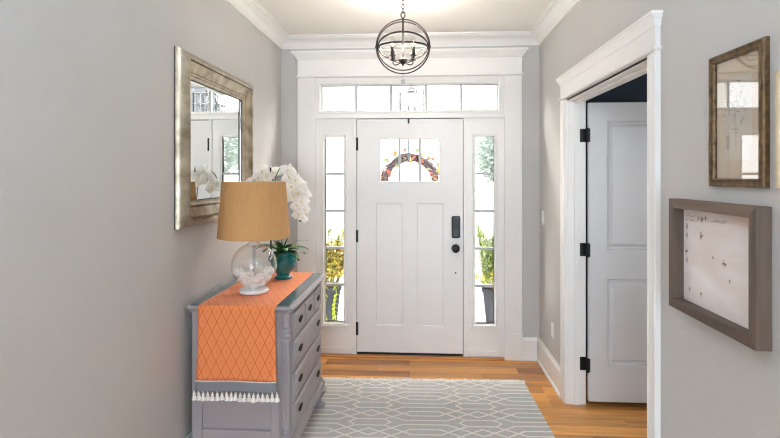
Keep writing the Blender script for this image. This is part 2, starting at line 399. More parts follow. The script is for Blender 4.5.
for x0, x1 in ((EX0-.02, EX0), (EX1, EX1+.02)):
    MB(Tf).box(x0, x1, -.16, 0, ZF, EZ).build('frame_jamb', 'trim', cas)
MB(Tf).box(EX0, EX1, -.16, 0, EZ-.004, EZ).build('frame_jamb', 'trim', cas)
for x0, x1 in ((EX0, -.577), (.347, EX1)):
    MB(Tf).box(x0, x1, -.10, -.004, -.0075, .002).build('sill_base', 'trim', cas)
def window(name, label, a0, a1, z0, z1, g0, g1, h0, h1, nx, nz, extra=True):
    """sash board a0..a1 with glass g0..g1, h0..h1 divided in nx * nz panes"""
    w = struct(empty(name, ((a0+a1)/2, D, z0)), label, 'window')
    q = MB(Tf)
    for r in ((a0, g0, z0, z1), (g1, a1, z0, z1), (g0, g1, z0, h0), (g0, g1, h1, z1)):
        q.box(r[0], r[1], -.055, -.008, r[2], r[3])
    q.build('sash', 'trim', w)
    q = MB(Tf); e = .026
    q.frame(g0-e, g1+e, h0-e, h1+e, [(0, -.008), (0, -.001), (.006, .003), (.012, .001), (.018, -.006), (e, -.010), (e, -.03), (e, -.055), (0, -.055)], False)
    q.build('glazing_bead', 'trim', w)
    mw = .021
    for i in range(1, nx):
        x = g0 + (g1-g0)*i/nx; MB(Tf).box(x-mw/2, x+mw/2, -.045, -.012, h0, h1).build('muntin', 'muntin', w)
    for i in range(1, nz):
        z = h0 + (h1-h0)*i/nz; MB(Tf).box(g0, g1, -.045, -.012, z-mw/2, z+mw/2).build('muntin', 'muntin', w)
    for i in range(nx):
        for j in range(nz):
            x0, x1 = g0+(g1-g0)*i/nx, g0+(g1-g0)*(i+1)/nx; y0, y1 = h0+(h1-h0)*j/nz, h0+(h1-h0)*(j+1)/nz
            MB(Tf).box(x0, x1, -.031, -.027, y0, y1).build('pane', 'glass', w)
    return w
window('window_1', 'wide five pane transom window above the entrance door', EX0, EX1, 2.062, 2.397, -.884, .632, 2.112, 2.328, 5, 1)
wl = window('window_2', 'narrow five pane sidelight left of the door, beside the orchid', EX0, -.604, .0, 2.040, -.853, -.690, .268, 1.884, 1, 5)
wr = window('window_3', 'narrow five pane sidelight right of the door near the keypad lock', .374, EX1, .0, 2.040, .447, .608, .275, 1.884, 1, 5)
for w, x0, x1 in ((wl, -.933, -.606), (wr, .376, .690)):
    MB(Tf).box(x0, x1, -.02, .004, 0, .045).build('base_rail', 'trim', w, bevel=.003)
    g = (x0+x1)/2
    MB(Tf).box(g-.125, g+.125, -.02, .010, .228, .243).build('sill', 'trim', w, bevel=.003)
MB(Tf).box(EX0-.0, EX1, -.10, .040, ZF, -.007).build('threshold', 'sill', cas, bevel=.006)

door = struct(empty('door_1', (-.115, D, 0)), 'white craftsman entrance door with three lights above two panels', 'door')
dx0, dx1, dzb, dzt = -.573, .343, .014, 2.034
def dbox(n, a0, a1, z0, z1, d0=-.050, d1=-.006, m='door', **k): return MB(Tf).box(a0, a1, d0, d1, z0, z1).build(n, m, door, **k)
lx0, lx1, lz0, lz1 = -.380, .150, 1.486, 1.873
px = (-.4075, -.176, -.054, .1775); pz0, pz1 = .245, 1.311
dbox('stile', dx0, px[0], dzb, dzt); dbox('stile', px[3], dx1, dzb, dzt)
q = MB(Tf); q.box(px[0], px[3], -.050, -.006, lz1, dzt); q.build('top_rail', 'door', door)
q = MB(Tf); q.box(px[0], px[3], -.050, -.006, pz1, lz0); q.box(px[0], lx0, -.05, -.006, lz0, lz1); q.box(lx1, px[3], -.05, -.006, lz0, lz1); q.build('lock_rail', 'door', door)
dbox('bottom_rail', px[0], px[3], dzb, pz0); dbox('mullion', px[1], px[2], pz0, pz1)
for a0, a1 in ((px[0], px[1]), (px[2], px[3])):
    o = dbox('door_panel', a0, a1, pz0, pz1, -.040, -.017)
    q = MB(Tf); q.frame(a0, a1, pz0, pz1, [(0, -.0175), (0, -.0065), (.004, -.0075), (.007, -.017)], True); q.build('panel_bead', 'door', o)
q = MB(Tf); q.frame(lx0, lx1, lz0, lz1, [(0, -.006), (.0, -.003), (.004, -.002), (.010, -.006), (.012, -.02), (.012, -.05), (0, -.05)], True); q.build('light_frame', 'door', door)
for i in (1, 2):
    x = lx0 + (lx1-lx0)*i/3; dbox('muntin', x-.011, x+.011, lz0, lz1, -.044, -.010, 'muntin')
for i in range(3):
    dbox('pane', lx0+(lx1-lx0)*i/3, lx0+(lx1-lx0)*(i+1)/3, lz0, lz1, -.030, -.026, 'glass')
dbox('door_sweep', dx0+.002, dx1-.002, -.0065, dzb, -.045, -.008, 'black')
dbox('top_catch', -.131, -.117, 1.995, 2.045, -.006, .008, 'black', bevel=.002)
for a0, a1, z0, z1 in ((dx0-.004, dx0, 0, dzt), (dx1, dx1+.004, 0, dzt), (dx0, dx1, dzt, dzt+.006)):
    dbox('gap_shade_strip', a0, a1, z0, z1, -.050, -.018, 'black')  # black strips laid in the door gaps to stand for their shade
for z0, z1 in ((1.763, 1.876), (.968, 1.072), (.160, .273)):
    h = MB(Tf).tube([(-.575, .002, z0), (-.575, .002, z1)], .0075, 10).build('hinge', 'black', door, smooth=True)
    MB(Tf).box(-.588, -.562, -.006, -.001, z0, z1).build('hinge_leaf', 'black', h)
kp = MB(Tf).box(.246, .318, -.006, .020, 1.010, 1.198).build('keypad_lock', 'blackp', door, bevel=.012, seg=4)
for i in range(4):
    for j in range(3):
        MB(Tf).box(.259+.017*j, .271+.017*j, .0195, .0212, 1.09+.022*i, 1.105+.022*i).build('key', 'black', kp, bevel=.001)
q = MB(lambda a, d, z: (.280+a, D+.006-z, .920+d))
q.lathe([(.036, 0), (.036, .006), (.032, .010), (.012, .012), (.012, .030), (.020, .034), (.030, .044), (.032, .055), (.026, .066), (.012, .070), (.001, .071)], n=24)
q.build('door_knob', 'black', door, smooth=True)
q = MB(lambda a, d, z: (.280+a, D+.006-z, .709+d)); q.lathe([(.007, 0), (.007, .004), (.004, .006), (.001, .006)], n=12); q.build('bolt_hole', 'black', door)
MB(Tf).box(.3435, .350, -.012, -.0008, .895, .945).build('strike_plate', 'black', door)

# ------------------------------------------------------------------ doorway in the right wall
dc = struct(empty('trim_3', (XR, OY0, 0)), 'white casing with cornice round the open hall doorway', 'door casing')
cw = .092
flut = lambda s0: [(0, 0), (.016, 0), (.018, .004), (.012, .010), (.012, .018), (.018, .024), (.018, .07), (.022, .074), (.024, .086), (.020, cw), (0, cw)]
def casing_leg(inner, sign):
    q = MB(Tr); q.rings([[(inner + sign*o, d, z) for d, o in flut(0)] for z in (ZF, 2.075)])
    return q.build('casing_board', 'trim', dc)
casing_leg(OY1, 1); casing_leg(OY0, -1)
MB(Tr).box(OY0-cw, OY1+cw, 0, .022, 2.085, 2.185).build('frieze_board', 'trim', dc, bevel=.001)
q = MB(Tr); rect_loft(q, OY0-cw, OY1+cw, [(0, .022, 2.070), (.008, .030, 2.073), (.011, .033, 2.080), (.008, .030, 2.087), (0, .022, 2.090)]); q.build('fillet', 'trim', dc, smooth=True)
q = MB(Tr); rect_loft(q, OY0-cw, OY1+cw, [(0, .022, 2.170), (.004, .026, 2.174), (.006, .028, 2.184), (.010, .034, 2.198), (.017, .041, 2.208), (.019, .043, 2.216), (.023, .047, 2.218), (.023, .047, 2.230)]); q.build('cornice', 'trim', dc)
q = MB(Tr); q.box(OY0-.0, OY1, -.125, 0, OZ-.004, OZ+.026); q.build('head_jamb', 'trim', dc, bevel=.002)
q = MB(Tr); q.box(OY1-.004, OY1+.02, -.125, 0, ZF, OZ); q.build('side_jamb', 'trim', dc, bevel=.002)
q = MB(Tr); q.box(OY0-.02, OY0+.004, -.125, 0, ZF, OZ); q.build('side_jamb', 'trim', dc, bevel=.002)
for y0, y1 in ((OY1-.016, OY1-.004), (OY0+.004, OY0+.016)):
    MB(Tr).box(y0, y1, -.082, -.045, ZF, OZ-.004).build('door_stop', 'trim', dc, bevel=.002)
MB(Tr).box(OY0, OY1, -.082, -.045, OZ-.016, OZ-.004).build('door_stop', 'trim', dc, bevel=.002)

# open leaf, hinged on the far jamb and swung into the side room
hd = struct(empty('door_2', (XR+.13, 3.585, 0)), 'white two panel hall door standing open against dark room', 'door')
Th = lambda a, d, z: (XR+.135+a, 3.602-d, z)
LW, dz0, dz1 = .625, .016, 2.04
ps0, ps1 = .118, LW-.118
pzs = ((.26, .85), (1.04, 1.917))
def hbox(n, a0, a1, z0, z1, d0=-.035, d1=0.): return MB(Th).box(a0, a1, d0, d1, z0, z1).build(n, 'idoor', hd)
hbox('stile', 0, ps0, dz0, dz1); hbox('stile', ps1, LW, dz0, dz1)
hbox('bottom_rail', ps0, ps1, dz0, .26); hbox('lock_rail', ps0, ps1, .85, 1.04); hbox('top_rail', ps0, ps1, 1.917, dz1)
for z0, z1 in pzs:
    q = MB(Th); q.frame(ps0, ps1, z0, z1, [(0, 0), (.004, -.001), (.012, -.017), (.022, -.019), (.040, -.007), (.044, -.006)], False)
    q.box(ps0+.044, ps1-.044, -.030, -.006, z0+.044, z1-.044)
    q.build('door_panel', 'idoor', hd)
for zc in (1.82, 1.04, .26):
    h = MB(Th).tube([(-.010, .004, zc-.048), (-.010, .004, zc+.048)], .009, 10).build('hinge', 'black', hd, smooth=True)
    q = MB(Th); q.box(-.004, .008, -.002, .003, zc-.045, zc+.045); q.build('hinge_leaf', 'black', h, bevel=.001)
    q = MB(); q.box(XR+.078, XR+.128, OY1-.009, OY1-.0038, zc-.045, zc+.045); q.build('hinge_leaf', 'black', h, bevel=.001)
kn = MB(lambda a, d, z: (XR+.135+LW-.06+a, 3.602-z, .95+d)); kn.lathe([(.028, 0), (.028, .006), (.01, .008), (.01, .03), (.026, .042), (.026, .055), (.01, .064), (.001, .065)], n=20)
kn.build('door_knob', 'black', hd, smooth=True)

# assumed, unseen window behind the camera, added as a source of light
bw = struct(empty('window_4', (-.13, YB, .5)), 'assumed wide white framed window at the unseen hall end', 'window')
Tb = lambda a, d, z: (a, YB + d, z)
q = MB(Tb); q.frame(-1.03, .77, .5, 2.5, [(0, -.10), (0, .02), (-.09, .02), (-.09, 0), (0, 0), (.05, -.03), (.05, -.1)], False); q.build('frame', 'trim', bw)
MB(Tb).box(-.155, -.105, -.09, -.03, .55, 2.45).build('mullion', 'trim', bw)
for x0, x1 in ((-.98, -.155), (-.105, .72)): MB(Tb).box(x0, x1, -.07, -.064, .55, 2.45).build('pane', 'glass', bw)

sw5 = struct(empty('window_5', (2.2, 1.15, .9)), 'added unseen white framed window lighting the navy side room', 'window')  # assumed window, added to light the navy wall and the open door
Ts = lambda a, d, z: (a, 1.2 + d, z)
MB(Ts).frame(1.7, 2.7, .9, 2.1, [(0, -.09), (0, .02), (-.08, .02), (-.08, 0), (0, 0), (.04, -.03), (.04, -.09)], False).build('frame', 'trim', sw5)
MB(Ts).box(1.74, 2.66, -.06, -.055, .94, 2.06).build('pane', 'glass', sw5)
# added bowl lamp, out of view overhead, put in to brighten the ceiling
bl = tag(empty('added_bowl_lamp', (-.13, .55, ZC)), 'added unseen white bowl lamp that brightens the hall ceiling', 'lamp')
MB().lathe([(.001, 0), (.10, .010), (.17, .045), (.205, .095), (.20, .095), (.165, .052), (.098, .018), (.001, .008)], (-.13, .55, 2.36), 36).build('bowl', 'wceramic', bl, smooth=True)
MB().tube([(-.13, .55, 2.365), (-.13, .55, ZC)], .008, 10).build('rod', 'bronze', bl, smooth=True)
MB().lathe([(.001, ZC-.02), (.05, ZC-.018), (.06, ZC), (.001, ZC)], (-.13, .55, 0), 24).build('canopy', 'bronze', bl, smooth=True)
pl_ = bpy.data.lights.new('added_bowl_fill', 'POINT'); pl_.energy = 24; pl_.shadow_soft_size = .06; pl_.color = (.6, .8, 1.0)
po_ = bpy.data.objects.new('added_bowl_fill', pl_); COL.objects.link(po_); po_.parent = bl; po_.location = (0, 0, 2.47-ZC)

# switch and outlet on the right wall
sw = tag(empty('light_switch', (XR, 4.34, 1.2)), 'white light switch plate on the right wall near the corner', 'switch')
MB(Tr).box(4.305, 4.377, 0, .006, 1.14, 1.255).build('plate', 'plate', sw, bevel=.003)
MB(Tr).box(4.329, 4.353, .006, .012, 1.165, 1.23).build('rocker', 'plate', sw, bevel=.002)
ou = tag(empty('wall_outlet', (XR, 4.03, .37)), 'white electrical outlet low on the right wall above baseboard', 'outlet')
MB(Tr).box(3.995, 4.065, 0, .006, .312, .428).build('plate', 'plate', ou, bevel=.003)
for z in (.35, .39): MB(Tr).box(4.013, 4.047, .006, .009, z-.014, z+.014).build('socket', 'plate', ou, bevel=.003)

# ------------------------------------------------------------------ mirror on the left wall
mir = tag(empty('wall_mirror', (XL, 3.07, 1.27)), 'large rectangular mirror in antique silver frame above the dresser', 'mirror')
mprof = [(0, .004), (.002, .020), (.012, .034), (.026, .048), (.036, .060), (.042, .063), (.050, .062), (.056, .050), (.066, .044), (.090, .034), (.106, .026), (.110, .030), (.118, .030), (.124, .022), (.136, .018), (.140, .012), (.140, .004)]
MB(Tl).frame(2.53, 3.60, 1.275, 2.195, mprof, True).build('mirror_frame', 'silver', mir, smooth=True, angle=30)
for o0, d0 in ((-.0015, .002), (.0525, .056), (.1045, .0268), (.1375, .0155)):
    MB(Tl).frame(2.53+o0, 3.60-o0, 1.275+o0, 2.195-o0, [(0, d0), (.0006, d0+.003), (.0026, d0+.003), (.0034, d0), (.003, d0-.002), (.001, d0-.002)], True).build('dark_fillet', 'darkfillet', mir)
MB(Tl).box(2.66, 3.47, .004, .010, 1.41, 2.06).build('mirror_glass', 'mirror', mir)
q = MB(Tl); q.frame(2.668, 3.462, 1.413, 2.057, [(0, .0101), (.001, .0115), (.018, .0125), (.0185, .0101)], False); q.build('bevel_strip', 'mirror', mir)

# ------------------------------------------------------------------ dresser
DR = tag(empty('dresser', (-.95, 3.085, 0)), 'grey lavender painted dresser with six drawers under the mirror', 'dresser')
bx0, bx1, by0, by1 = -1.206, -.692, 2.658, 3.505
ch = .05
ZT = .842
q = MB(); q.extrz([(bx0, by0), (bx1-ch, by0), (bx1, by0+ch), (bx1, by1-ch), (bx1-ch, by1), (bx0, by1)], .15, ZT)
q.build('body', 'dresser', DR)
# end panel: raised stiles and rails on the near and far ends
for ye, sg in ((by0, -1), (by1, 1)):
    q = MB(); e0, e1 = sorted((ye, ye + sg*.012))
    q.box(bx0, bx0+.055, e0, e1, .165, ZT); q.box(bx1-ch-.045, bx1-ch, e0, e1, .165, ZT); q.box(bx0+.055, bx1-ch-.045, e0, e1, .775, ZT); q.box(bx0+.055, bx1-ch-.045, e0, e1, .165, .225)
    q.build('end_frame', 'dresser', DR, bevel=.004)
# moulded top
rs = []
for p, z in ((.0, ZT-.012), (.010, ZT-.010), (.014, ZT), (.024, ZT+.006), (.030, ZT+.010), (.034, ZT+.016), (.034, ZT+.024), (.028, ZT+.030)):
    rs.append([(bx0-min(p, .014), by0-p, z), (bx1+p-.02, by0-p, z), (bx1+p, by0-p+.02, z), (bx1+p, by1+p-.02, z), (bx1+p-.02, by1+p, z), (bx0-min(p, .014), by1+p, z)])
MB().rings(rs).build('top', 'dresser', DR)
ZG = ZT + .030
gs = MB().box(bx0-.006, bx1+.004, by0-.020, by1+.020, ZG+.0003, ZG+.006).build('glass_sheet', 'tabletop', bevel=.001)
tag(gs, 'dark glass sheet protecting the dresser top under the runner', 'glass sheet')
ZG += .006
# corner columns with reeds between carved scallops
for yc in (by0+.024, by1-.024):
    fl = lambda a, z: .26*abs(math.cos(6*a)) - .16 if .25 < z < .655 else 0
    pr = [(.030, .165), (.030, .175)]
    for z0 in (.182, .200, .218):
        pr += [(.026, z0), (.033, z0+.004), (.034, z0+.009), (.030, z0+.014)]
    pr += [(.027, .24), (.027, .251), (.027, .654), (.027, .664)]
    for z0 in (.672, .698, .724, .750):
        pr += [(.026, z0), (.034, z0+.006), (.036, z0+.014), (.031, z0+.021)]
    pr += [(.028, .782), (.032, .79), (.032, .832)]
    q = MB(); q.lathe([(r_*.8, z_) for r_, z_ in pr], (bx1-.024, yc, 0), 72, fl); q.build('corner_column', 'dresser', DR, smooth=True, angle=50)
# drawers
rows = [(.685, .815, 3), (.512, .668, 1), (.350, .497, 1), (.188, .335, 1)]
fy0, fy1 = by0+.062, by1-.062
def pull(parent, yc, zc, k=1.35):
    q = MB(); X0 = bx1 + .016
    pts = [(-.034, .004), (-.026, .014), (-.012, .012), (0, .020), (.012, .012), (.026, .014), (.034, .004), (.026, -.008), (.012, -.012), (0, -.018), (-.012, -.012), (-.026, -.008)]
    q.rings([[(X0, yc+a*k, zc+c*.8*k) for a, c in pts], [(X0+.003, yc+a*.95*k, zc+c*.75*k) for a, c in pts]])
    h = q.build('handle', 'pull', parent)
    q = MB()
    for s in (-1, 1): q.tube([(X0, yc+s*.022*k, zc+.002), (X0+.020, yc+s*.022*k, zc+.002)], .0068, 8)
    q.tube([(X0+.019, yc+.026*k*math.cos(t), zc+.002-.036*k*math.sin(t)) for t in [math.pi*i/12 for i in range(13)]], .0050, 8)
    q.build('bail', 'pull', h, smooth=True)
for z0, z1, n in rows:
    w = (fy1-fy0)/n
    for i in range(n):
        y0, y1 = fy0 + w*i + .005, fy0 + w*(i+1) - .005
        q = MB(lambda a, d, z: (bx1 + d, a, z))
        q.rings([[(y0+o, d, z0+o), (y1-o, d, z0+o), (y1-o, d, z1-o), (y0+o, d, z1-o)] for o, d in ((0, 0), (0, .008), (.004, .011), (.010, .012), (.014, .016))])
        dr = q.build('drawer', 'dresser', DR)
        if n == 3: pull(dr, (y0+y1)/2, (z0+z1)/2+.004)
        else:
            ww = (fy1-fy0)/3
            pull(dr, fy0+ww/2, (z0+z1)/2+.004); pull(dr, fy1-ww/2, (z0+z1)/2+.004)
# base moulding, apron, bracket feet
rs = []
for p, z in ((.018, .098), (.020, .128), (.016, .140), (.010, .148), (.006, .160), (.0, .168)):
    rs.append([(bx0, by0-p-.012, z), (bx1+p, by0-p-.012, z), (bx1+p, by1+p+.012, z), (bx0, by1+p+.012, z)])
MB().rings(rs).build('base_moulding', 'dresser', DR)
def foot(cx, cy, sx, sy):
    q = MB(); lv = [(ZF + (.0085 if sx else 0), .030, .012), (ZF+.016, .034, .014), (.012, .026, .006), (.045, .024, .0), (.070, .034, .006), (.090, .042, .010), (.099, .044, .010)]
    rs = []
    for z, h, off in lv:
        h *= 1.15; c = h*.35; x, yy = cx + sx*off, cy + sy*off
        rs.append([(x-h+c, yy-h, z), (x+h-c, yy-h, z), (x+h, yy-h+c, z), (x+h, yy+h-c, z), (x+h-c, yy+h, z), (x-h+c, yy+h, z), (x-h, yy+h-c, z), (x-h, yy-h+c, z)])
    q.rings(rs).build('foot', 'dresser', DR, smooth=True, angle=60)
for cx, sx in ((bx0+.05, 0), (bx1-.022, 1)):
    for cy, sy in ((by0+.028, -1), (by1-.028, 1)): foot(cx, cy, sx, sy)

# ------------------------------------------------------------------ runner on the dresser
RN = tag(empty('table_runner', (-.955, 2.62, ZG)), 'orange diamond woven runner with grey band and white tassels on dresser', 'runner')
def cloth(name, m, x0, x1, path, wob, parent, th=.0035):
    """path of (y, z, s): s = length along the cloth"""
    nx = 24; me_v = []; f = []; uv = []
    for k, (y, z, s) in enumerate(path):
        for i in range(nx+1):
            u = i/nx; x = x0 + (x1-x0)*u
            dx, dy = wob(u, s)
            me_v.append((x+dx, y+dy, z)); uv.append(((x1-x0)*u, s))
    for k in range(len(path)-1):
        for i in range(nx): a = k*(nx+1)+i; f.append((a, a+1, a+nx+2, a+nx+1))
    q = MB(); q.v = me_v; q.f = f
    o = q.build(name, m, parent, smooth=True, angle=180, normals=False)
    lay = o.data.uv_layers.new(name='UVMap')
    for lp in o.data.loops: lay.data[lp.index].uv = uv[lp.vertex_index]
    mo = o.modifiers.new('thickness', 'SOLIDIFY'); mo.thickness = th; mo.offset = 1 if o.data.polygons[0].normal.z >= 0 else -1
    return o
rx0, rx1 = -1.157, -.752
yn, yf = by0-.034-.002, by1+.034+.002
path = []; s = 0.
zt = ZG + .0008
yy = yf - .012
fall = .40
ztop = zt
for i in range(14): path.append((yf+.012, ztop-.012-fall*(1-i/13), None))
for i in range(5): t = math.pi/2*(i+1)/5; path.append((yf+.012-.012*(1-math.cos(t)) - 0, ztop-.012+.012*math.sin(t), None))
for i in range(1, 15): path.append((yf + (yn-yf)*i/14, ztop, None))
for i in range(1, 6): t = math.pi/2*i/5; path.append((yn-.012*math.sin(t), ztop-.012*(1-math.cos(t)), None))
for i in range(1, 17): path.append((yn-.012, ztop-.012-.375*i/16, None))
pp = []; s = 0.
for i, (y_, z_, _) in enumerate(path):
    if i: s += math.hypot(y_-path[i-1][0], z_-path[i-1][1])
    pp.append((y_, z_, s))
s_top = pp[13+5+14][2]; s_end = pp[-1][2]
def wob(u, s):
    k = max(0, (s - s_top)/(s_end-s_top)); k = k*k
    return ((u-.5)*.016*k, -.006*k - .005*k*math.sin(u*9+.6))
cloth('cloth', 'runner', rx0, rx1, pp, wob, RN)
zb = ztop-.012-.375
band = [(yn-.0135, zb+.004-.058*i/5, s_end+.058*i/5) for i in range(6)]
wob2 = lambda u, s: wob(u, s_end)
cloth('border_band', 'band', rx0-.002, rx1+.002, band, wob2, RN, .004)
for zz in (zb+.004,):
    q = MB(); q.tube([(rx0+(rx1-rx0)*u+wob2(u, 0)[0], yn-.0155+wob2(u, 0)[1]-.003, zz) for u in [i/20 for i in range(21)]], .0025, 6); q.build('piping', 'tassel', RN, smooth=True)
zt0 = zb+.004-.058
NT = 19; tmesh = None
for i in range(NT):
    u = i/(NT-1); x = rx0 - .004 + (rx1-rx0+.008)*u + (u-.5)*.016; y_ = yn-.020 + wob2(u, 0)[1]; dz = -.006*math.sin(u*3.1) - rnd.uniform(0, .004)
    if tmesh is None:
        q = MB(); q.lathe([(.002, .012), (.0026, .002), (.0052, -.001), (.0062, -.005), (.005, -.009), (.0042, -.011), (.0072, -.018), (.0098, -.030), (.0102, -.036), (.001, -.037)], n=14, flute=lambda a, z: .10*math.cos(7*a) if z < -.012 else 0)
        o = q.build('tassel', 'tassel', RN, smooth=True, angle=60); tmesh = o.data
    else:
        o = bpy.data.objects.new('tassel', tmesh); COL.objects.link(o); o.parent = RN
    o.location = Vector((x, y_, zt0+dz)) - RN.location; o.rotation_euler = (rnd.uniform(-.06, .02), rnd.uniform(-.12, .12), rnd.uniform(0, 6)); o.scale = (1.3, 1.3, rnd.uniform(.80, .95))

# ------------------------------------------------------------------ table lamp
ZR = ZG + .0045
LX, LY = -.963, 2.915
LP = tag(empty('table_lamp', (LX, LY, ZR)), 'clear glass globe lamp with tan drum shade on the runner', 'lamp')
LPc = (LX, LY, ZR)
MB().lathe([(.001, 0), (.080, 0), (.083, .003), (.083, .016), (.079, .021), (.060, .024), (.055, .027), (.001, .027)], LPc, 40).build('base', 'wceramic', LP, smooth=True)
gc = ZR + .024 + .128; gr = .128
prof = []
for i in range(25):
    a = math.pi*(.125 + .795*i/24); prof.append((gr*math.sin(a), -gr*math.cos(a)))
q = MB(); q.rings([[(LX+r*math.cos(2*math.pi*j/48), LY+r*math.sin(2*math.pi*j/48), gc+z) for j in range(48)] for r, z in prof], cap=False)
q.build('globe', 'globe', LP, smooth=True, angle=180)
ztop = gc + prof[-1][1]
q = MB(); q.lathe([(.036, 0), (.037, .006), (.030, .012), (.022, .016), (.016, .022), (.014, .04), (.014, .075), (.001, .075)], (LX, LY, ztop-.004), 24); q.build('neck', 'wceramic', LP, smooth=True)
MB().tube([(LX, LY, ZR+.026), (LX, LY, ztop)], .009, 14).build('stem', 'crystal', LP, smooth=True)
sz0, sz1 = 1.196, 1.512; sr0, sr1 = .203, .178
q = MB(); n = 64
q.rings([[(LX+r*math.cos(2*math.pi*j/n), LY+r*math.sin(2*math.pi*j/n), z) for j in range(n)] for r, z in ((sr0-.002, sz0), (sr0, sz0), (sr0+.001, sz0+.008), (sr0-.0005, sz0+.009), (sr1+.0005, sz1-.009), (sr1+.001, sz1-.008), (sr1, sz1), (sr1-.002, sz1))], cap=False)
sh = q.build('lamp_shade', 'shade', LP, smooth=True, angle=50)
q = MB(); q.rings([[(LX+r*math.cos(2*math.pi*j/n), LY+r*math.sin(2*math.pi*j/n), z) for j in range(n)] for r, z in ((sr0-.002, sz0), (sr1-.002, sz1))], cap=False); q.build('lining', 'shadein', sh, smooth=True, angle=180)
q = MB()
q.tube([(LX, LY, ztop+.06), (LX, LY, ztop+.12)], .016, 12); q.build('socket', 'bronze', LP, smooth=True)
q = MB(); q.ball((LX, LY, ztop+.165), .028, 14, 10, 1.3); q.build('bulb', 'wceramic', LP, smooth=True)
q = MB(); zf = sz1-.012
for s_ in (-1, 1): q.tube([(LX+s_*.02, LY, ztop+.10), (LX+s_*.055, LY, ztop+.15), (LX+s_*.05, LY, zf-.03), (LX, LY, zf)], .002, 6)
for k in range(3):
    a = 2*math.pi*k/3; q.tube([(LX, LY, zf), (LX+(sr1-.003)*math.cos(a), LY+(sr1-.003)*math.sin(a), zf)], .002, 6)
q.build('harp', 'bronze', LP, smooth=True)
MB().lathe([(.008, 0), (.008, .004), (.004, .006), (.009, .014), (.009, .022), (.001, .028)], (LX, LY, zf), 14).build('finial', 'crystal', LP, smooth=True)
q = MB(); r2 = random.Random(7)
for k in range(420):
    zc = gc - gr*.90 + r2.random()*gr*.72
    rm = math.sqrt(max(.0001, (gr*.985)**2 - (zc-gc)**2)) - .010
    a = r2.uniform(0, 6.283); rr = rm*math.sqrt(r2.uniform(.45, 1)); c = Vector((LX+rr*math.cos(a), LY+rr*math.sin(a), zc))
    e = Euler((r2.uniform(0, 6.28), r2.uniform(0, 6.28), r2.uniform(0, 6.28))).to_matrix(); l, w = r2.uniform(.010, .018), r2.uniform(.005, .010)
    pts = [e @ Vector((l*math.cos(t), w*math.sin(t), .005*math.cos(2*t))) for t in [i*math.pi/3 for i in range(6)]]
    ap = e @ Vector((0, 0, .008)); bt = e @ Vector((0, 0, -.002))
    q.add([tuple(c+p) for p in pts] + [tuple(c+ap), tuple(c+bt)], [(i, (i+1) % 6, 6) for i in range(6)] + [((i+1) % 6, i, 7) for i in range(6)])
o = q.build('shell_filling', 'shell', LP); o['kind'] = 'stuff'

# ------------------------------------------------------------------ orchid in a teal pot
OX, OYY = -.905, 3.325
OR = tag(empty('potted_orchid', (OX, OYY, ZR)), 'white flowering orchid in a glossy teal pot behind the lamp', 'potted plant')
oc = (OX, OYY, ZR)
pot = MB().lathe([(.001, 0), (.058, 0), (.060, .008), (.052, .014), (.042, .022), (.044, .030), (.062, .050), (.078, .078), (.084, .100), (.080, .124), (.068, .142), (.062, .152), (.066, .164), (.072, .170), (.070, .174), (.060, .168), (.056, .150), (.001, .150)], oc, 40, lambda a, z: .02*math.cos(8*a) if .04 < z < .13 else 0).build('pot', 'teal', OR, smooth=True, angle=60)
for s_ in (-1, 1):   # scrolled side handles
    q = MB(); q.tube([(OX+s_*(.060+.026*math.sin(t)), OYY-.03, ZR+.155-.055*t/3.1 ) for t in [i*3.1/8 for i in range(9)]], .006, 8)
    q.build('handle', 'teal', pot, smooth=True)
MB().lathe([(.001, .150), (.058, .150), (.05, .160), (.02, .165), (.001, .165)], oc, 20).build('bark_mulch', 'soil', OR)
r3 = random.Random(3)
for k, (a, L, w, dr, el) in enumerate([(-1.2, .17, .07, 1.3, .75), (-.35, .17, .07, 1.6, .7), (.5, .17, .07, 1.5, .7), (-2.1, .17, .07, 1.4, .75), (3.0, .19, .07, 1.4, .7), (-.6, .15, .065, 1.7, .45), (-1.7, .16, .065, 1.6, .4), (1.8, .18, .05, 1.4, .7), (-1.7, .15, .05, 1.0, 1.0), (-.8, .16, .05, 1.2, .9), (-2.7, .18, .05, 1.2, .8)]):
    q = MB(); q.leaf((OX+.015*math.cos(a), OYY+.015*math.sin(a), ZR+.16), (math.cos(a)*math.cos(el), math.sin(a)*math.cos(el), math.sin(el)), L, w, dr, 8, .25, 0, .3)
    q.build('leaf', 'leaf', OR, smooth=True, angle=180, solid=.002)
for k, (a, el, L) in enumerate([(-.9, 1.2, .20), (-2.4, 1.1, .22), (.2, 1.0, .20)]):
    q = MB(); q.leaf((OX, OYY, ZR+.16), (math.cos(a)*math.cos(el), math.sin(a)*math.cos(el), math.sin(el)), L, .010, 1.6, 8, .3, 0, .4); q.build('grass_blade', 'leaf', OR, smooth=True, angle=180, solid=.001)
stA = [(OX, OYY, ZR+.16), (OX-.03, OYY+.01, 1.25), (OX-.06, OYY, 1.45), (OX-.03, OYY-.005, 1.58), (OX+.04, OYY-.01, 1.61), (OX+.09, OYY-.015, 1.55), (OX+.115, OYY-.02, 1.45), (OX+.125, OYY-.02, 1.36), (OX+.12, OYY-.02, 1.28)]
stB = [(OX-.02, OYY+.02, ZR+.16), (OX-.06, OYY+.03, 1.25), (OX-.07, OYY+.03, 1.45), (OX-.09, OYY+.03, 1.56), (OX-.14, OYY+.02, 1.585), (OX-.20, OYY+.01, 1.55), (OX-.22, OYY, 1.48)]
def smoothpath(P, n=6):
    P = [Vector(p) for p in P]; out = []
    for i in range(len(P)-1):
        p0, p1, p2, p3 = P[max(i-1, 0)], P[i], P[i+1], P[min(i+2, len(P)-1)]
        for k in range(n):
            t = k/n; out.append(.5*((2*p1) + (p2-p0)*t + (2*p0-5*p1+4*p2-p3)*t*t + (3*p1-p0-3*p2+p3)*t**3))
    out.append(P[-1]); return out
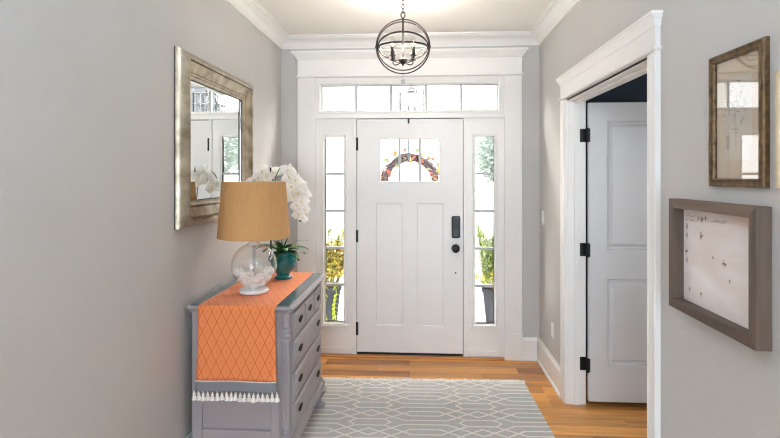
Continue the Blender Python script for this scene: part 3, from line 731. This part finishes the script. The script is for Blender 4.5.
for st in (stA, stB):
    MB().tube(smoothpath(st), .0032, 7).build('flower_stem', 'stem', OR, smooth=True)
MB().tube([(OX-.075, OYY-.02, ZR+.15), (OX-.078, OYY-.02, 1.60)], .0055, 8).build('stake', 'stake', OR, smooth=True)
def flower_mesh():
    q = MB(); 
    def petal(ang, L, w, cup):
        k = len(q.v); seg = 5; ca, sa = math.cos(ang), math.sin(ang)
        for i in range(seg+1):
            t = i/seg; ww = w*math.sin(math.pi*(.10+.86*t)**.75)*.5
            for e in (-1, -.5, 0, .5, 1):
                x = L*(.05+t*.95); y_ = ww*e; zz = cup*(t*t)*.6 - .004*abs(e) + .003*math.sin(3*t+e)
                q.v.append((x*ca - y_*sa, x*sa + y_*ca, zz))
        for i in range(seg):
            for e in range(4): a = k+i*5+e; q.f.append((a, a+1, a+6, a+5))
    for a in (0, math.pi): petal(a+.12*(1 if a == 0 else -1), .046, .050, .006)
    for a in (math.pi/2, math.pi/2+2.25, math.pi/2-2.25): petal(a, .042, .028, -.004)
    me = bpy.data.meshes.new('flower'); me.from_pydata(q.v, [], q.f); me.materials.append(M['petal'])
    for p in me.polygons: p.use_smooth = True
    l = MB(); l.lathe([(.001, -.001), (.008, .002), (.009, .008), (.004, .014), (.001, .015)], n=10); l.leaf((0, -.004, .004), (0, -.8, .6), .018, .014, .8, 4, .5)
    lm = bpy.data.meshes.new('lip'); lm.from_pydata(l.v, [], l.f); lm.materials.append(M['lip'])
    return me, lm
fm, lm = flower_mesh()
def flower(p, facing, roll, sc):
    o = bpy.data.objects.new('flower', fm); COL.objects.link(o); o.parent = OR; o.location = Vector(p) - OR.location
    qn = Vector(facing).normalized().to_track_quat('Z', 'Y') @ Euler((0, 0, roll)).to_quaternion(); o.rotation_euler = qn.to_euler(); o.scale = (sc,)*3
    l = bpy.data.objects.new('lip', lm); COL.objects.link(l); l.parent = o; l.scale = (.75,)*3
r5 = random.Random(11)
spA = [(.045, -.045, 1.555), (.030, -.03, 1.600), (.085, -.045, 1.535), (.115, -.03, 1.505), (.060, -.06, 1.495), (.105, -.06, 1.455), (.140, -.04, 1.455), (.075, -.055, 1.435), (.125, -.05, 1.40), (.090, -.055, 1.375), (.138, -.03, 1.350), (.100, -.05, 1.320), (.128, -.04, 1.295)]
spB = [(-.070, -.0, 1.585), (-.105, -.02, 1.565), (-.140, -.02, 1.595), (-.165, -.02, 1.550), (-.20, -.01, 1.525), (-.12, -.03, 1.530), (-.205, -.03, 1.49)]
for i, (dx, dy, z) in enumerate(spA + spB):
    flower((OX+dx+.008, OYY+dy, z-.02), (r5.uniform(-.5, .7), -1, r5.uniform(-.3, .5)), r5.uniform(-.5, .5), r5.uniform(1.1, 1.35) if i < 9 or i > 12 else r5.uniform(.85, 1.05))
for (dx, z) in ((.122, 1.275), (.115, 1.258), (.13, 1.262)):
    q = MB(); q.ball((OX+dx, OYY-.025, z), .008, 10, 7, 1.4); q.build('bud', 'stem', OR, smooth=True)

# ------------------------------------------------------------------ rug
RG = tag(empty('rug', (0, 3.9, 0)), 'grey flat woven rug with cream trellis lines and fringe', 'rug')
RG.rotation_euler = (0, 0, R(1.6)); RG.location = (.0, 3.955, ZF+.0005)
rl, rr_, ry0, ry1 = -.775, .765, -2.44, .0
q = MB(); nx, ny = 30, 40
q.rings([[(rl, ry0, 0), (rr_, ry0, 0), (rr_, ry1, 0), (rl, ry1, 0)], [(rl, ry0, .005), (rr_, ry0, .005), (rr_, ry1, .005), (rl, ry1, .005)], [(rl+.003, ry0+.003, .007), (rr_-.003, ry0+.003, .007), (rr_-.003, ry1-.003, .007), (rl+.003, ry1-.003, .007)]])
o = q.build('woven_field', 'rug'); o.parent = RG
q = MB(); LWD = .0135
def ribbon(p, r):
    p, r = list(p), list(r)
    # clip to the rug
    def clip(p, r, ax, lim, sgn):
        if sgn*(p[ax]-lim) > 0 and sgn*(r[ax]-lim) > 0: return None
        for A, B in ((p, r), (r, p)):
            if sgn*(A[ax]-lim) > 0:
                t = (lim-B[ax])/(A[ax]-B[ax]); A[0], A[1] = B[0]+(A[0]-B[0])*t, B[1]+(A[1]-B[1])*t
        return True
    for ax, lim, sg in ((0, rl+.005, -1), (0, rr_-.005, 1), (1, ry0+.008, -1), (1, ry1-.012, 1)):
        if clip(p, r, ax, lim, sg) is None: return
    d = Vector((r[0]-p[0], r[1]-p[1])); 
    if d.length < 1e-4: return
    d.normalize(); nn = Vector((-d.y, d.x))*LWD/2; e = d*LWD*.3
    q.add([(p[0]-e.x+nn.x, p[1]-e.y+nn.y, .0074), (p[0]-e.x-nn.x, p[1]-e.y-nn.y, .0074), (r[0]+e.x-nn.x, r[1]+e.y-nn.y, .0074), (r[0]+e.x+nn.x, r[1]+e.y+nn.y, .0074)], [(0, 1, 2, 3)])
HX, PY = .349, .244
for cxn in (-2, 0, 2):
    for sx in (-1, 1):
        for k in range(-1, 13):
            yc = -.175 - PY*k
            X_ = lambda u: -.005 + cxn*HX + sx*u*HX
            Y_ = lambda v: yc - PY*v
            for sv in (-1, 1):
                # wide pair about v=0, running into the diamond round v=+-.5 of the next column
                pts = [(0, .115*sv), (.40, .115*sv), (1.0, .68*sv)]
                for a, c in zip(pts, pts[1:]): ribbon((X_(a[0]), Y_(a[1])), (X_(c[0]), Y_(c[1])))
                # narrow pair about v=.5, crossing and running to the hexagon of the next column
                pts = [(0, .5 - .13*sv), (.26, .5 - .13*sv), (.74, .5 + .33*sv), (1.0, .5 + .33*sv)]
                for a, c in zip(pts, pts[1:]): ribbon((X_(a[0]), Y_(a[1])), (X_(c[0]), Y_(c[1])))
                pts = [(.74, .17*sv), (.62, 0)]
                for a, c in zip(pts, pts[1:]): ribbon((X_(a[0]), Y_(a[1])), (X_(c[0]), Y_(c[1])))
o = q.build('trellis_lines', 'cream'); o.parent = RG
q = MB(); r6 = random.Random(2)
for (yy0, sg) in ((ry1, 1), (ry0, -1)):
    x = rl+.004
    while x < rr_:
        L = r6.uniform(.018, .040); dx = r6.uniform(-.012, .012)
        q.tube([(x, yy0-.004*sg, .006), (x+dx*.4, yy0+sg*L*.5, .010+r6.uniform(0, .010)), (x+dx, yy0+sg*L, .003)], [.0058, .0055, .0036], 4); x += .0062
o = q.build('fringe', 'tassel'); o.parent = RG; o['kind'] = 'stuff'

# ------------------------------------------------------------------ orb chandelier
def pix(px, py, depth):
    u, v = (px-390)/F_PX, (175-py)/F_PX; c, s = math.cos(R(TH)), math.sin(R(TH))
    return (depth*(-s+u*c), depth*(c+u*s), EYE+depth*v)
CH = (.061, 3.35, 2.372); OR_R = .173
CH = (-.128, 3.33, 2.372)
CH_FILL = 2.7
cl = tag(empty('orb_chandelier', CH), 'dark bronze orb chandelier with candle bulbs hanging from ceiling', 'chandelier')
yaw = math.atan2(-CH[0], CH[1])
for k, ang in enumerate((90, 74, 53, 20, -3)):
    r_ = OR_R - (.0045*k); q = MB(); pts = []
    n = 64; t = R(ang)
    rs = []
    for i in range(n):
        a = 2*math.pi*i/n
        ring = []
        for (dr, dw) in ((-.0026, -.0052), (.0026, -.0052), (.0026, .0052), (-.0026, .0052)):
            # circle about the left-right axis: x across, (y,z) tilted; band width dw along the plane normal
            x, w = (r_+dr)*math.cos(a), (r_+dr)*math.sin(a)
            yv, zv = -w*math.cos(t) - dw*math.sin(t), w*math.sin(t) - dw*math.cos(t)
            ring.append((CH[0] + x*math.cos(yaw) - yv*math.sin(yaw), CH[1] + x*math.sin(yaw) + yv*math.cos(yaw), CH[2] + zv))
        rs.append(ring)
    q.rings(rs, True, False, True); q.build('ring', 'bronze', cl, smooth=True, angle=50)
for s_ in (-1, 1):
    q = MB(); q.tube([(CH[0]+s_*(OR_R-.026)*math.cos(yaw), CH[1]+s_*(OR_R-.026)*math.sin(yaw), CH[2]), (CH[0]+s_*(OR_R+.006)*math.cos(yaw), CH[1]+s_*(OR_R+.006)*math.sin(yaw), CH[2])], .006, 10); q.build('pivot_bolt', 'bronze', cl, smooth=True)
MB().tube([(CH[0], CH[1], CH[2]-.07), (CH[0], CH[1], CH[2]+OR_R+.010)], .0065, 12).build('centre_rod', 'bronze', cl, smooth=True)
q = MB(); zt_ = CH[2]+OR_R+.030
q.tube([(CH[0]+.013*math.cos(a), CH[1], zt_+.020*math.sin(a)) for a in [2*math.pi*i/20 for i in range(20)]], .0038, 8, True); q.build('hanging_loop', 'bronze', cl, smooth=True)
zl = zt_ + .028; i = 0
while zl < ZC-.03:
    q = MB(); 
    pts = [((.008*math.cos(a)), .017*math.sin(a)) for a in [2*math.pi*j/14 for j in range(14)]]
    q.tube([(CH[0]+(a if i % 2 else 0), CH[1]+(0 if i % 2 else a), zl+c) for a, c in pts], .0026, 6, True); q.build('chain_link', 'bronze', cl, smooth=True); zl += .026; i += 1
MB().lathe([(.001, ZC-.032), (.02, ZC-.030), (.055, ZC-.012), (.062, ZC), (.001, ZC)], (CH[0], CH[1], 0), 28).build('canopy', 'bronze', cl, smooth=True)
hz = CH[2]-.092
MB().lathe([(.001, -.030), (.006, -.028), (.008, -.020), (.018, -.014), (.026, 0), (.026, .010), (.016, .016), (.010, .026), (.001, .028)], (CH[0], CH[1], hz), 24).build('hub', 'bronze', cl, smooth=True)
for k in range(4):
    a = math.pi/4 + k*math.pi/2 + yaw; ca, sa = math.cos(a), math.sin(a)
    P = lambda r_, z: (CH[0]+r_*ca, CH[1]+r_*sa, z)
    MB().tube(smoothpath([P(.012, hz), P(.045, hz-.014), P(.078, hz-.012), P(.092, hz+.004), P(.092, hz+.018)], 5), .0036, 8).build('arm', 'bronze', cl, smooth=True)
    c0 = P(.092, hz+.018)
    cu = MB().lathe([(.001, 0), (.018, 0), (.020, .003), (.014, .004), (.0115, .006), (.0115, .058), (.001, .058)], c0, 16).build('candle_sleeve', 'black', cl, smooth=True)
    bu = MB().lathe([(.008, .058), (.010, .066), (.016, .082), (.0165, .092), (.011, .112), (.004, .128), (.001, .132)], c0, 16).build('bulb', 'bulb', cl, smooth=True, angle=180)
    bl_ = bpy.data.lights.new('candle_bulb_fill', 'POINT'); bl_.energy = CH_FILL; bl_.shadow_soft_size = .008; bl_.color = (1, .94, .86)  # light added to the unlit bulbs to brighten ceiling and far walls
    bo_ = bpy.data.objects.new('candle_bulb_fill', bl_); COL.objects.link(bo_); bo_.parent = cl; bo_.location = Vector((c0[0], c0[1], c0[2]+.088)) - cl.location
    MB().tube([(c0[0], c0[1], c0[2]+.06), (c0[0], c0[1], c0[2]+.092)], .003, 6).build('filament', 'filament' if k in (0, 3) else 'wceramic', bu)
q = MB(); zb_ = CH[2]-OR_R; q.tube([(CH[0], CH[1], hz-.028), (CH[0], CH[1], zb_-.04)], .0018, 6); q.build('drop_wire', 'crystal', cl)
q = MB(); q.ball((CH[0], CH[1], zb_-.052), .015, 16, 10); q.build('crystal_drop', 'crystal', cl, smooth=True)

# ------------------------------------------------------------------ pictures on the right wall
def rounded_dots(mb, a0, a1, z0, z1, off, d, r, n_per):
    pass
pf = tag(empty('framed_print', (XR, 1.70, 1.515)), 'ornate dark gilt framed print hanging above the wooden shadow box', 'picture')
a0, a1, z0, z1 = 1.548, 1.836, 1.512, 1.946
MB(Tr).frame(a0, a1, z0, z1, [(0, .001), (0, .014), (.003, .019), (.007, .020), (.010, .016), (.018, .015), (.022, .019), (.025, .017), (.027, .010), (.027, .001)], True).build('picture_frame', 'gilt', pf)
q = MB(Tr)
def carve(mb, p, rad):
    mb.add([(p[0]-rad, p[1], p[2]), (p[0], p[1], p[2]-rad), (p[0]+rad, p[1], p[2]), (p[0], p[1], p[2]+rad), (p[0], p[1]+rad*.7, p[2])], [(0, 1, 4), (1, 2, 4), (2, 3, 4), (3, 0, 4)])
o_ = .0135; st_ = .0125
n1 = int((a1-a0-2*o_)/st_); n2 = int((z1-z0-2*o_)/st_)
for i in range(n1+1):
    t = a0+o_+(a1-a0-2*o_)*i/n1; carve(q, (t, .014, z0+o_), .0058); carve(q, (t, .014, z1-o_), .0058)
for i in range(n2+1):
    t = z0+o_+(z1-z0-2*o_)*i/n2; carve(q, (a0+o_, .014, t), .0058); carve(q, (a1-o_, .014, t), .0058)
o = q.build('carving', 'gilt', pf)
MB(Tr).box(a0+.02, a1-.02, .001, .004, z0+.02, z1-.02).build('mat_board', 'matboard', pf)
pp_ = MB(Tr).box(a0+.075, a1-.075, .004, .0046, z0+.085, z1-.085).build('print', 'paper', pf)
q = MB(Tr); r7 = random.Random(5)     # faint engraving: a leafy sprig of short strokes
for k in range(46):
    cx, cz = 1.703 + r7.gauss(0, .026), 1.76 + r7.gauss(0, .034)
    an = r7.uniform(0, 6.28); l = r7.uniform(.005, .013); w = .0013
    dx, dz_ = math.cos(an), math.sin(an)
    q.add([(cx-dx*l-dz_*w, .0048, cz-dz_*l+dx*w), (cx-dx*l+dz_*w, .0048, cz-dz_*l-dx*w), (cx+dx*l+dz_*w, .0048, cz+dz_*l-dx*w), (cx+dx*l-dz_*w, .0048, cz+dz_*l+dx*w)], [(0, 1, 2, 3)])
q.box(1.702, 1.704, .0046, .0049, 1.64, 1.76)
q.build('engraving', 'ink', pp_)
MB(Tr).box(a0+.026, a1-.026, .009, .0105, z0+.026, z1-.026).build('picture_glass', 'pglass', pf)

sb = tag(empty('shadow_box', (XR, 1.80, 1.05)), 'weathered brown wood shadow box frame with pale botanical sketch', 'picture')
a0, a1, z0, z1 = 1.538, 2.062, 1.050, 1.460; dp = .046; fw = .034
rails = [(a0, a1, z1-fw, z1), (a0, a1, z0, z0+fw)]
def mitre(mb, side):
    P = {'t': [(a0, z1), (a1, z1), (a1-fw, z1-fw), (a0+fw, z1-fw)], 'b': [(a0, z0), (a1, z0), (a1-fw, z0+fw), (a0+fw, z0+fw)], 'l': [(a0, z0), (a0, z1), (a0+fw, z1-fw), (a0+fw, z0+fw)], 'r': [(a1, z0), (a1, z1), (a1-fw, z1-fw), (a1-fw, z0+fw)]}[side]
    mb.rings([[(a, .001, z) for a, z in P], [(a, dp, z) for a, z in P]])
woodv = wood('weathered_brown_frame_wood_upright', (74, 61, 53), (116, 98, 86), 2, .7, 12.); M['barnv'] = woodv
for sd in 'tblr':
    q = MB(Tr); mitre(q, sd); q.build('frame_rail', 'barn' if sd in 'tb' else 'barnv', sb, bevel=.0015)
pp_ = MB(Tr).box(a0+fw-.004, a1-fw+.004, .001, .006, z0+fw-.004, z1-fw+.004).build('backing_paper', 'blush', sb)
def stroke(mb, p, r_, w=.0012, d=.0063):
    dx, dz_ = r_[0]-p[0], r_[1]-p[1]; L = math.hypot(dx, dz_) or 1; nx_, nz_ = -dz_/L*w, dx/L*w
    mb.add([(p[0]+nx_, d, p[1]+nz_), (p[0]-nx_, d, p[1]-nz_), (r_[0]-nx_, d, r_[1]-nz_), (r_[0]+nx_, d, r_[1]+nz_)], [(0, 1, 2, 3)])
# far side (large y) is the left of the picture
def sprig(cx, cz, r_, n):
    q = MB(Tr); rr = random.Random(int(cx*1000+cz*77))
    stroke(q, (cx, cz-r_), (cx, cz+r_*.4))
    for k in range(n):
        an = rr.uniform(0, 6.28); l = r_*rr.uniform(.5, 1)
        stroke(q, (cx, cz), (cx+l*math.cos(an), cz+l*math.sin(an)), .0011)
    q.build('sprig_sketch', 'sepia', pp_)
for cx, cz, r_, n in ((1.905, 1.335, .017, 10), (1.765, 1.262, .019, 11), (2.005, 1.36, .014, 8), (2.002, 1.325, .012, 7), (2.005, 1.265, .014, 8), (2.003, 1.235, .012, 7), (1.83, 1.27, .007, 4), (1.735, 1.21, .008, 4), (1.905, 1.13, .012, 6), (1.985, 1.132, .009, 5), (1.90, 1.395, .015, 9), (1.875, 1.40, .010, 6), (1.925, 1.395, .010, 6)): sprig(cx, cz, r_, n)
q = MB(Tr); rr = random.Random(8)       # a short handwritten line along the top, too small to read
for line_, (ya, yb_, zz) in enumerate(((2.01, 1.95, 1.402), (2.01, 1.96, 1.385), (1.83, 1.75, 1.395))):
    yv = ya; pz = zz
    while yv > yb_:
        nz2 = zz + rr.uniform(-.006, .006); ny = yv - rr.uniform(.002, .005); stroke(q, (yv, pz), (ny, nz2), .0008); yv, pz = ny, nz2
    q.build('handwriting', 'sepia', pp_); q = MB(Tr)

p3 = tag(empty('pale_frame', (XR, 1.33, 1.51)), 'pale wood framed picture at the right edge beside gilt frame', 'picture')
MB(Tr).frame(1.11, 1.499, 1.510, 1.835, [(0, .001), (0, .018), (.004, .020), (.016, .020), (.019, .014), (.019, .001)], True).build('picture_frame', 'paleframe', p3, bevel=.001)
MB(Tr).box(1.125, 1.485, .001, .006, 1.524, 1.821).build('mat_board', 'matboard', p3)
MB(Tr).box(1.18, 1.43, .006, .007, 1.57, 1.775).build('print', 'paper', p3)
MB(Tr).box(1.127, 1.483, .010, .0115, 1.526, 1.819).build('picture_glass', 'pglass', p3)

# ------------------------------------------------------------------ outside: porch, wreath, planters, lantern, street
b = MB(); b.box(-4, 4, D+.10, 7.0, -.18, -.035); struct(b.build('porch_floor', 'porch'), 'pale porch floor outside the entrance door', 'porch floor')
b = MB(); b.box(-4, 4, D+.16, 6.3, 2.98, 3.1); struct(b.build('porch_ceiling', 'ceil'), 'white porch ceiling that carries the lantern', 'porch ceiling')
b = MB(); b.box(-60, 60, 6.9, 13, -.7, -.5); struct(b.build('lawn', 'lawn'), 'pale front lawn beyond the porch', 'lawn')
b = MB(); b.box(-60, 60, 13, 70, -.7, -.48); struct(b.build('street', 'road'), 'pale concrete street in front of the house', 'street')
b = MB(); b.box(-.9, .7, 6.98, 13, -.7, -.47); struct(b.build('walkway', 'road'), 'pale concrete walk leading to the porch', 'walkway')

WC = (-.115, D+.115, 1.475)
wre = tag(empty('door_wreath', WC), 'grapevine wreath with autumn leaves hanging outside the door lights', 'wreath')
r8 = random.Random(21); q = MB()
for k in range(38):
    rm = .232 + r8.uniform(-.026, .026); dy = r8.uniform(-.018, .018); ph = r8.uniform(0, 6.28); am = r8.uniform(.006, .016); fq = r8.choice([3, 4, 5, 6])
    q.tube([(WC[0]+(rm+am*math.sin(fq*a+ph))*math.cos(a), WC[1]+dy+am*math.cos(fq*a+ph), WC[2]+(rm+am*math.sin(fq*a+ph))*math.sin(a)) for a in [2*math.pi*i/48 for i in range(48)]], r8.uniform(.003, .0065), 5, True)
q.build('vine_ring', 'twig', wre, smooth=True)
for mn, cnt, nm in (('orange', 44, 'orange_leaf'), ('yleaf', 40, 'yellow_leaf'), ('gleaf', 16, 'green_leaf')):
    q = MB()
    for k in range(cnt):
        a = r8.uniform(-.4, 3.6) if k % 3 else r8.uniform(3.4, 6.1); rm = .232 + r8.choice([-.05, -.04, .03, .05, -.03])
        d = (math.cos(a+r8.uniform(-1, 1)), r8.uniform(-.5, .5), math.sin(a+r8.uniform(-1, 1)))
        q.leaf((WC[0]+rm*math.cos(a), WC[1]+r8.uniform(-.045, .0), WC[2]+rm*math.sin(a)), d, r8.uniform(.045, .075), r8.uniform(.028, .045), .4, 4, .2, r8.uniform(0, 3))
    q.build(nm, mn, wre)
hk = tag(MB().box(-.131, -.117, D+.052, D+.056, 1.66, 2.043).box(-.131, -.117, D+.052, D+.10, 1.66, 1.664).box(-.131, -.117, D+.096, D+.10, 1.664, 1.70).build('wreath_hanger', 'strap'), 'grey metal over-door strap holding the wreath', 'hanger')

def planter(name, label, cx, cy, pl):
    e = tag(empty(name, (cx, cy, -.035)), label, 'planter', 'planters on the porch')
    h = .50
    MB().lathe([(.001, 0), (.100, 0), (.104, .01), (.150, h-.05), (.162, h-.045), (.164, h), (.150, h), (.146, h-.03), (.001, h-.03)], (cx, cy, -.035), 28).build('pot', 'pot', e, smooth=True)
    MB().lathe([(.001, h-.03), (.146, h-.03), (.10, h-.01), (.001, h)], (cx, cy, -.035), 20).build('soil', 'soil', e)
    pl(e, cx, cy, h-.035)
    return e
r9 = random.Random(31)
def shrub(m, n, zt, spread, lw, ll):
    def f(e, cx, cy, z0):
        st = MB(); lf = MB()
        for k in range(16):
            a = r9.uniform(0, 6.28); sp_ = spread*r9.uniform(.3, 1); H_ = (zt-z0)*r9.uniform(.55, 1)
            top = Vector((cx+sp_*math.cos(a), cy+sp_*math.sin(a), z0+H_)); base = Vector((cx+.12*math.cos(a), cy+.12*math.sin(a), z0))
            st.tube([base, base.lerp(top, .5)+Vector((0, 0, .03)), top], [.005, .004, .002], 5)
            for j in range(n):
                t = r9.uniform(.15, 1); p = base.lerp(top, t); an = r9.uniform(0, 6.28); el = r9.uniform(-.1, 1.0)
                lf.leaf(p, (math.cos(an)*math.cos(el), math.sin(an)*math.cos(el), math.sin(el)), ll*r9.uniform(.6, 1.2), lw*r9.uniform(.7, 1.2), .6, 3, .2)
        st.build('stems', 'bark', e); lf.build('foliage', m, e)
    return f
def left_plant(e, cx, cy, z0):
    shrub('yleaf', 60, 1.08, .30, .032, .075)(e, cx, cy, z0); shrub('gleaf', 34, .98, .30, .032, .075)(e, cx, cy, z0)
    for a, L in ((-.75, .46), (-1.5, .36)):
        v = MB(); p = Vector((cx, cy, z0)); pts = []
        for i in range(12):
            t = i/11; rr_v = .17*min(1, t*3.2); pts.append(Vector((cx+rr_v*math.cos(a)+.012*math.sin(7*t), cy+rr_v*math.sin(a), z0+.06*math.sin(min(1, t*3)*3.1) - L*max(0, t-.22))))
        v.tube(pts, .003, 5)
        for i in range(2, 12):
            for s_ in (-1, 1): v.leaf(pts[i], (math.cos(a+s_*1.2), math.sin(a+s_*1.2), -.5), .055, .032, .8, 4, .2)
        v.build('trailing_vine', 'lime', e)
def right_plant(e, cx, cy, z0):
    shrub('gleaf', 150, 1.12, .30, .013, .10)(e, cx, cy, z0)
    shrub('yleaf', 24, .66, .24, .02, .08)(e, cx, cy, z0)
planter('porch_planter', 'charcoal planter with yellow leaved shrub and lime vine, left sidelight', -.965, D+.60, left_plant)
planter('porch_planter', 'charcoal planter with feathery green shrub, seen through right sidelight', .730, D+.60, right_plant)

ln = tag(empty('porch_lantern', (-.12, 5.585, 2.15)), 'grey caged porch lantern hanging outside beyond the transom', 'lantern')
lx, ly, lz0, lz1, lw_ = -.12, 5.585, 2.14, 2.44, .125
q = MB(); t_ = .0055
for zz in (lz0, (lz0+lz1)/2+.03, lz1):
    for s_ in (-1, 1):
        q.box(lx-lw_, lx+lw_, ly+s_*lw_-t_, ly+s_*lw_+t_, zz-t_, zz+t_); q.box(lx+s_*lw_-t_, lx+s_*lw_+t_, ly-lw_, ly+lw_, zz-t_, zz+t_)
for u in (-1, -.33, .33, 1):
    for s_ in (-1, 1):
        q.box(lx+u*lw_-t_*.8, lx+u*lw_+t_*.8, ly+s_*lw_-t_*.8, ly+s_*lw_+t_*.8, lz0, lz1)
        q.box(lx+s_*lw_-t_*.8, lx+s_*lw_+t_*.8, ly+u*lw_-t_*.8, ly+u*lw_+t_*.8, lz0, lz1)
q.build('cage', 'lantern', ln)
q = MB(); q.rings([[(lx+s1*w, ly+s2*w, z) for s1, s2 in ((-1, -1), (1, -1), (1, 1), (-1, 1))] for w, z in ((lw_*.5, lz1), (.02, lz1+.05), (.01, lz1+.11))]); q.build('roof_cap', 'lantern', ln)
MB().tube([(lx, ly, lz1+.11), (lx, ly, 2.98)], .006, 8).build('hanging_rod', 'lantern', ln)
for s_ in (-1, 1):
    MB().tube([(lx+s_*.035, ly, lz0), (lx+s_*.035, ly, lz0+.15)], .012, 10).build('candle', 'lantern', ln)

def house(cx, cy, w, h, label):
    e = tag(empty('house', (cx, cy, -.5)), label, 'house', 'houses across the street')
    MB().box(cx-w/2, cx+w/2, cy, cy+7, -.49, h).build('wall', 'house', e)
    q = MB(); q.rings([[(x, cy-.5, h), (x, cy+7.5, h), (x, cy+3.5, h+2.6)] for x in (cx-w/2-.4, cx+w/2+.4)]); q.build('roof', 'roof', e)
    n = int(w/2.2)
    for i in range(n):
        x = cx-w/2+w*(i+.5)/n
        for z0 in (.35, 1.95):
            if z0+1.1 > h: continue
            f = MB().box(x-.55, x+.55, cy-.06, cy, z0, z0+1.1).build('window_frame', 'trim', e)
            MB().box(x-.47, x+.47, cy-.08, cy-.06, z0+.08, z0+.51).build('pane', 'bluewin', f); MB().box(x-.47, x+.47, cy-.08, cy-.06, z0+.59, z0+1.02).build('pane', 'bluewin', f)
house(-6.5, 22, 8, 7.6, 'white house with blue grey windows across the street, left')
house(15.5, 27, 9, 4.8, 'white house with grey roof across the street, right')
def tree(cx, cy, h, rad, label):
    e = tag(empty('tree', (cx, cy, -.5)), label, 'tree', 'trees along the street')
    MB().tube([(cx, cy, -.5), (cx+.05, cy, h*.3), (cx-.05, cy, h*.7)], [.18, .14, .06], 10).build('trunk', 'bark', e, smooth=True)
    q = MB(); rt = random.Random(int(cx*10)+3)
    for k in range(3000):
        v = Vector((rt.gauss(0, 1), rt.gauss(0, 1), rt.gauss(0, 1))).normalized()*rad*rt.uniform(.55, 1); p = Vector((cx, cy, h*.68)) + Vector((v.x, v.y, v.z*.95*h*.38/rad))
        an = rt.uniform(0, 6.28); q.leaf(p, (math.cos(an), math.sin(an), rt.uniform(-.4, .4)), .2, .12, .5, 2, .2, rt.uniform(0, 3))
    q.build('crown', 'treeleaf', e)
tree(3.2, 19, 3.3, 1.3, 'leafy tree seen through the right sidelight')
tree(2.6, 38, 6.0, 2.0, 'tall tree far behind the door lights')
tree(7.4, 24, 4.5, 1.8, 'leafy tree beside the right house')
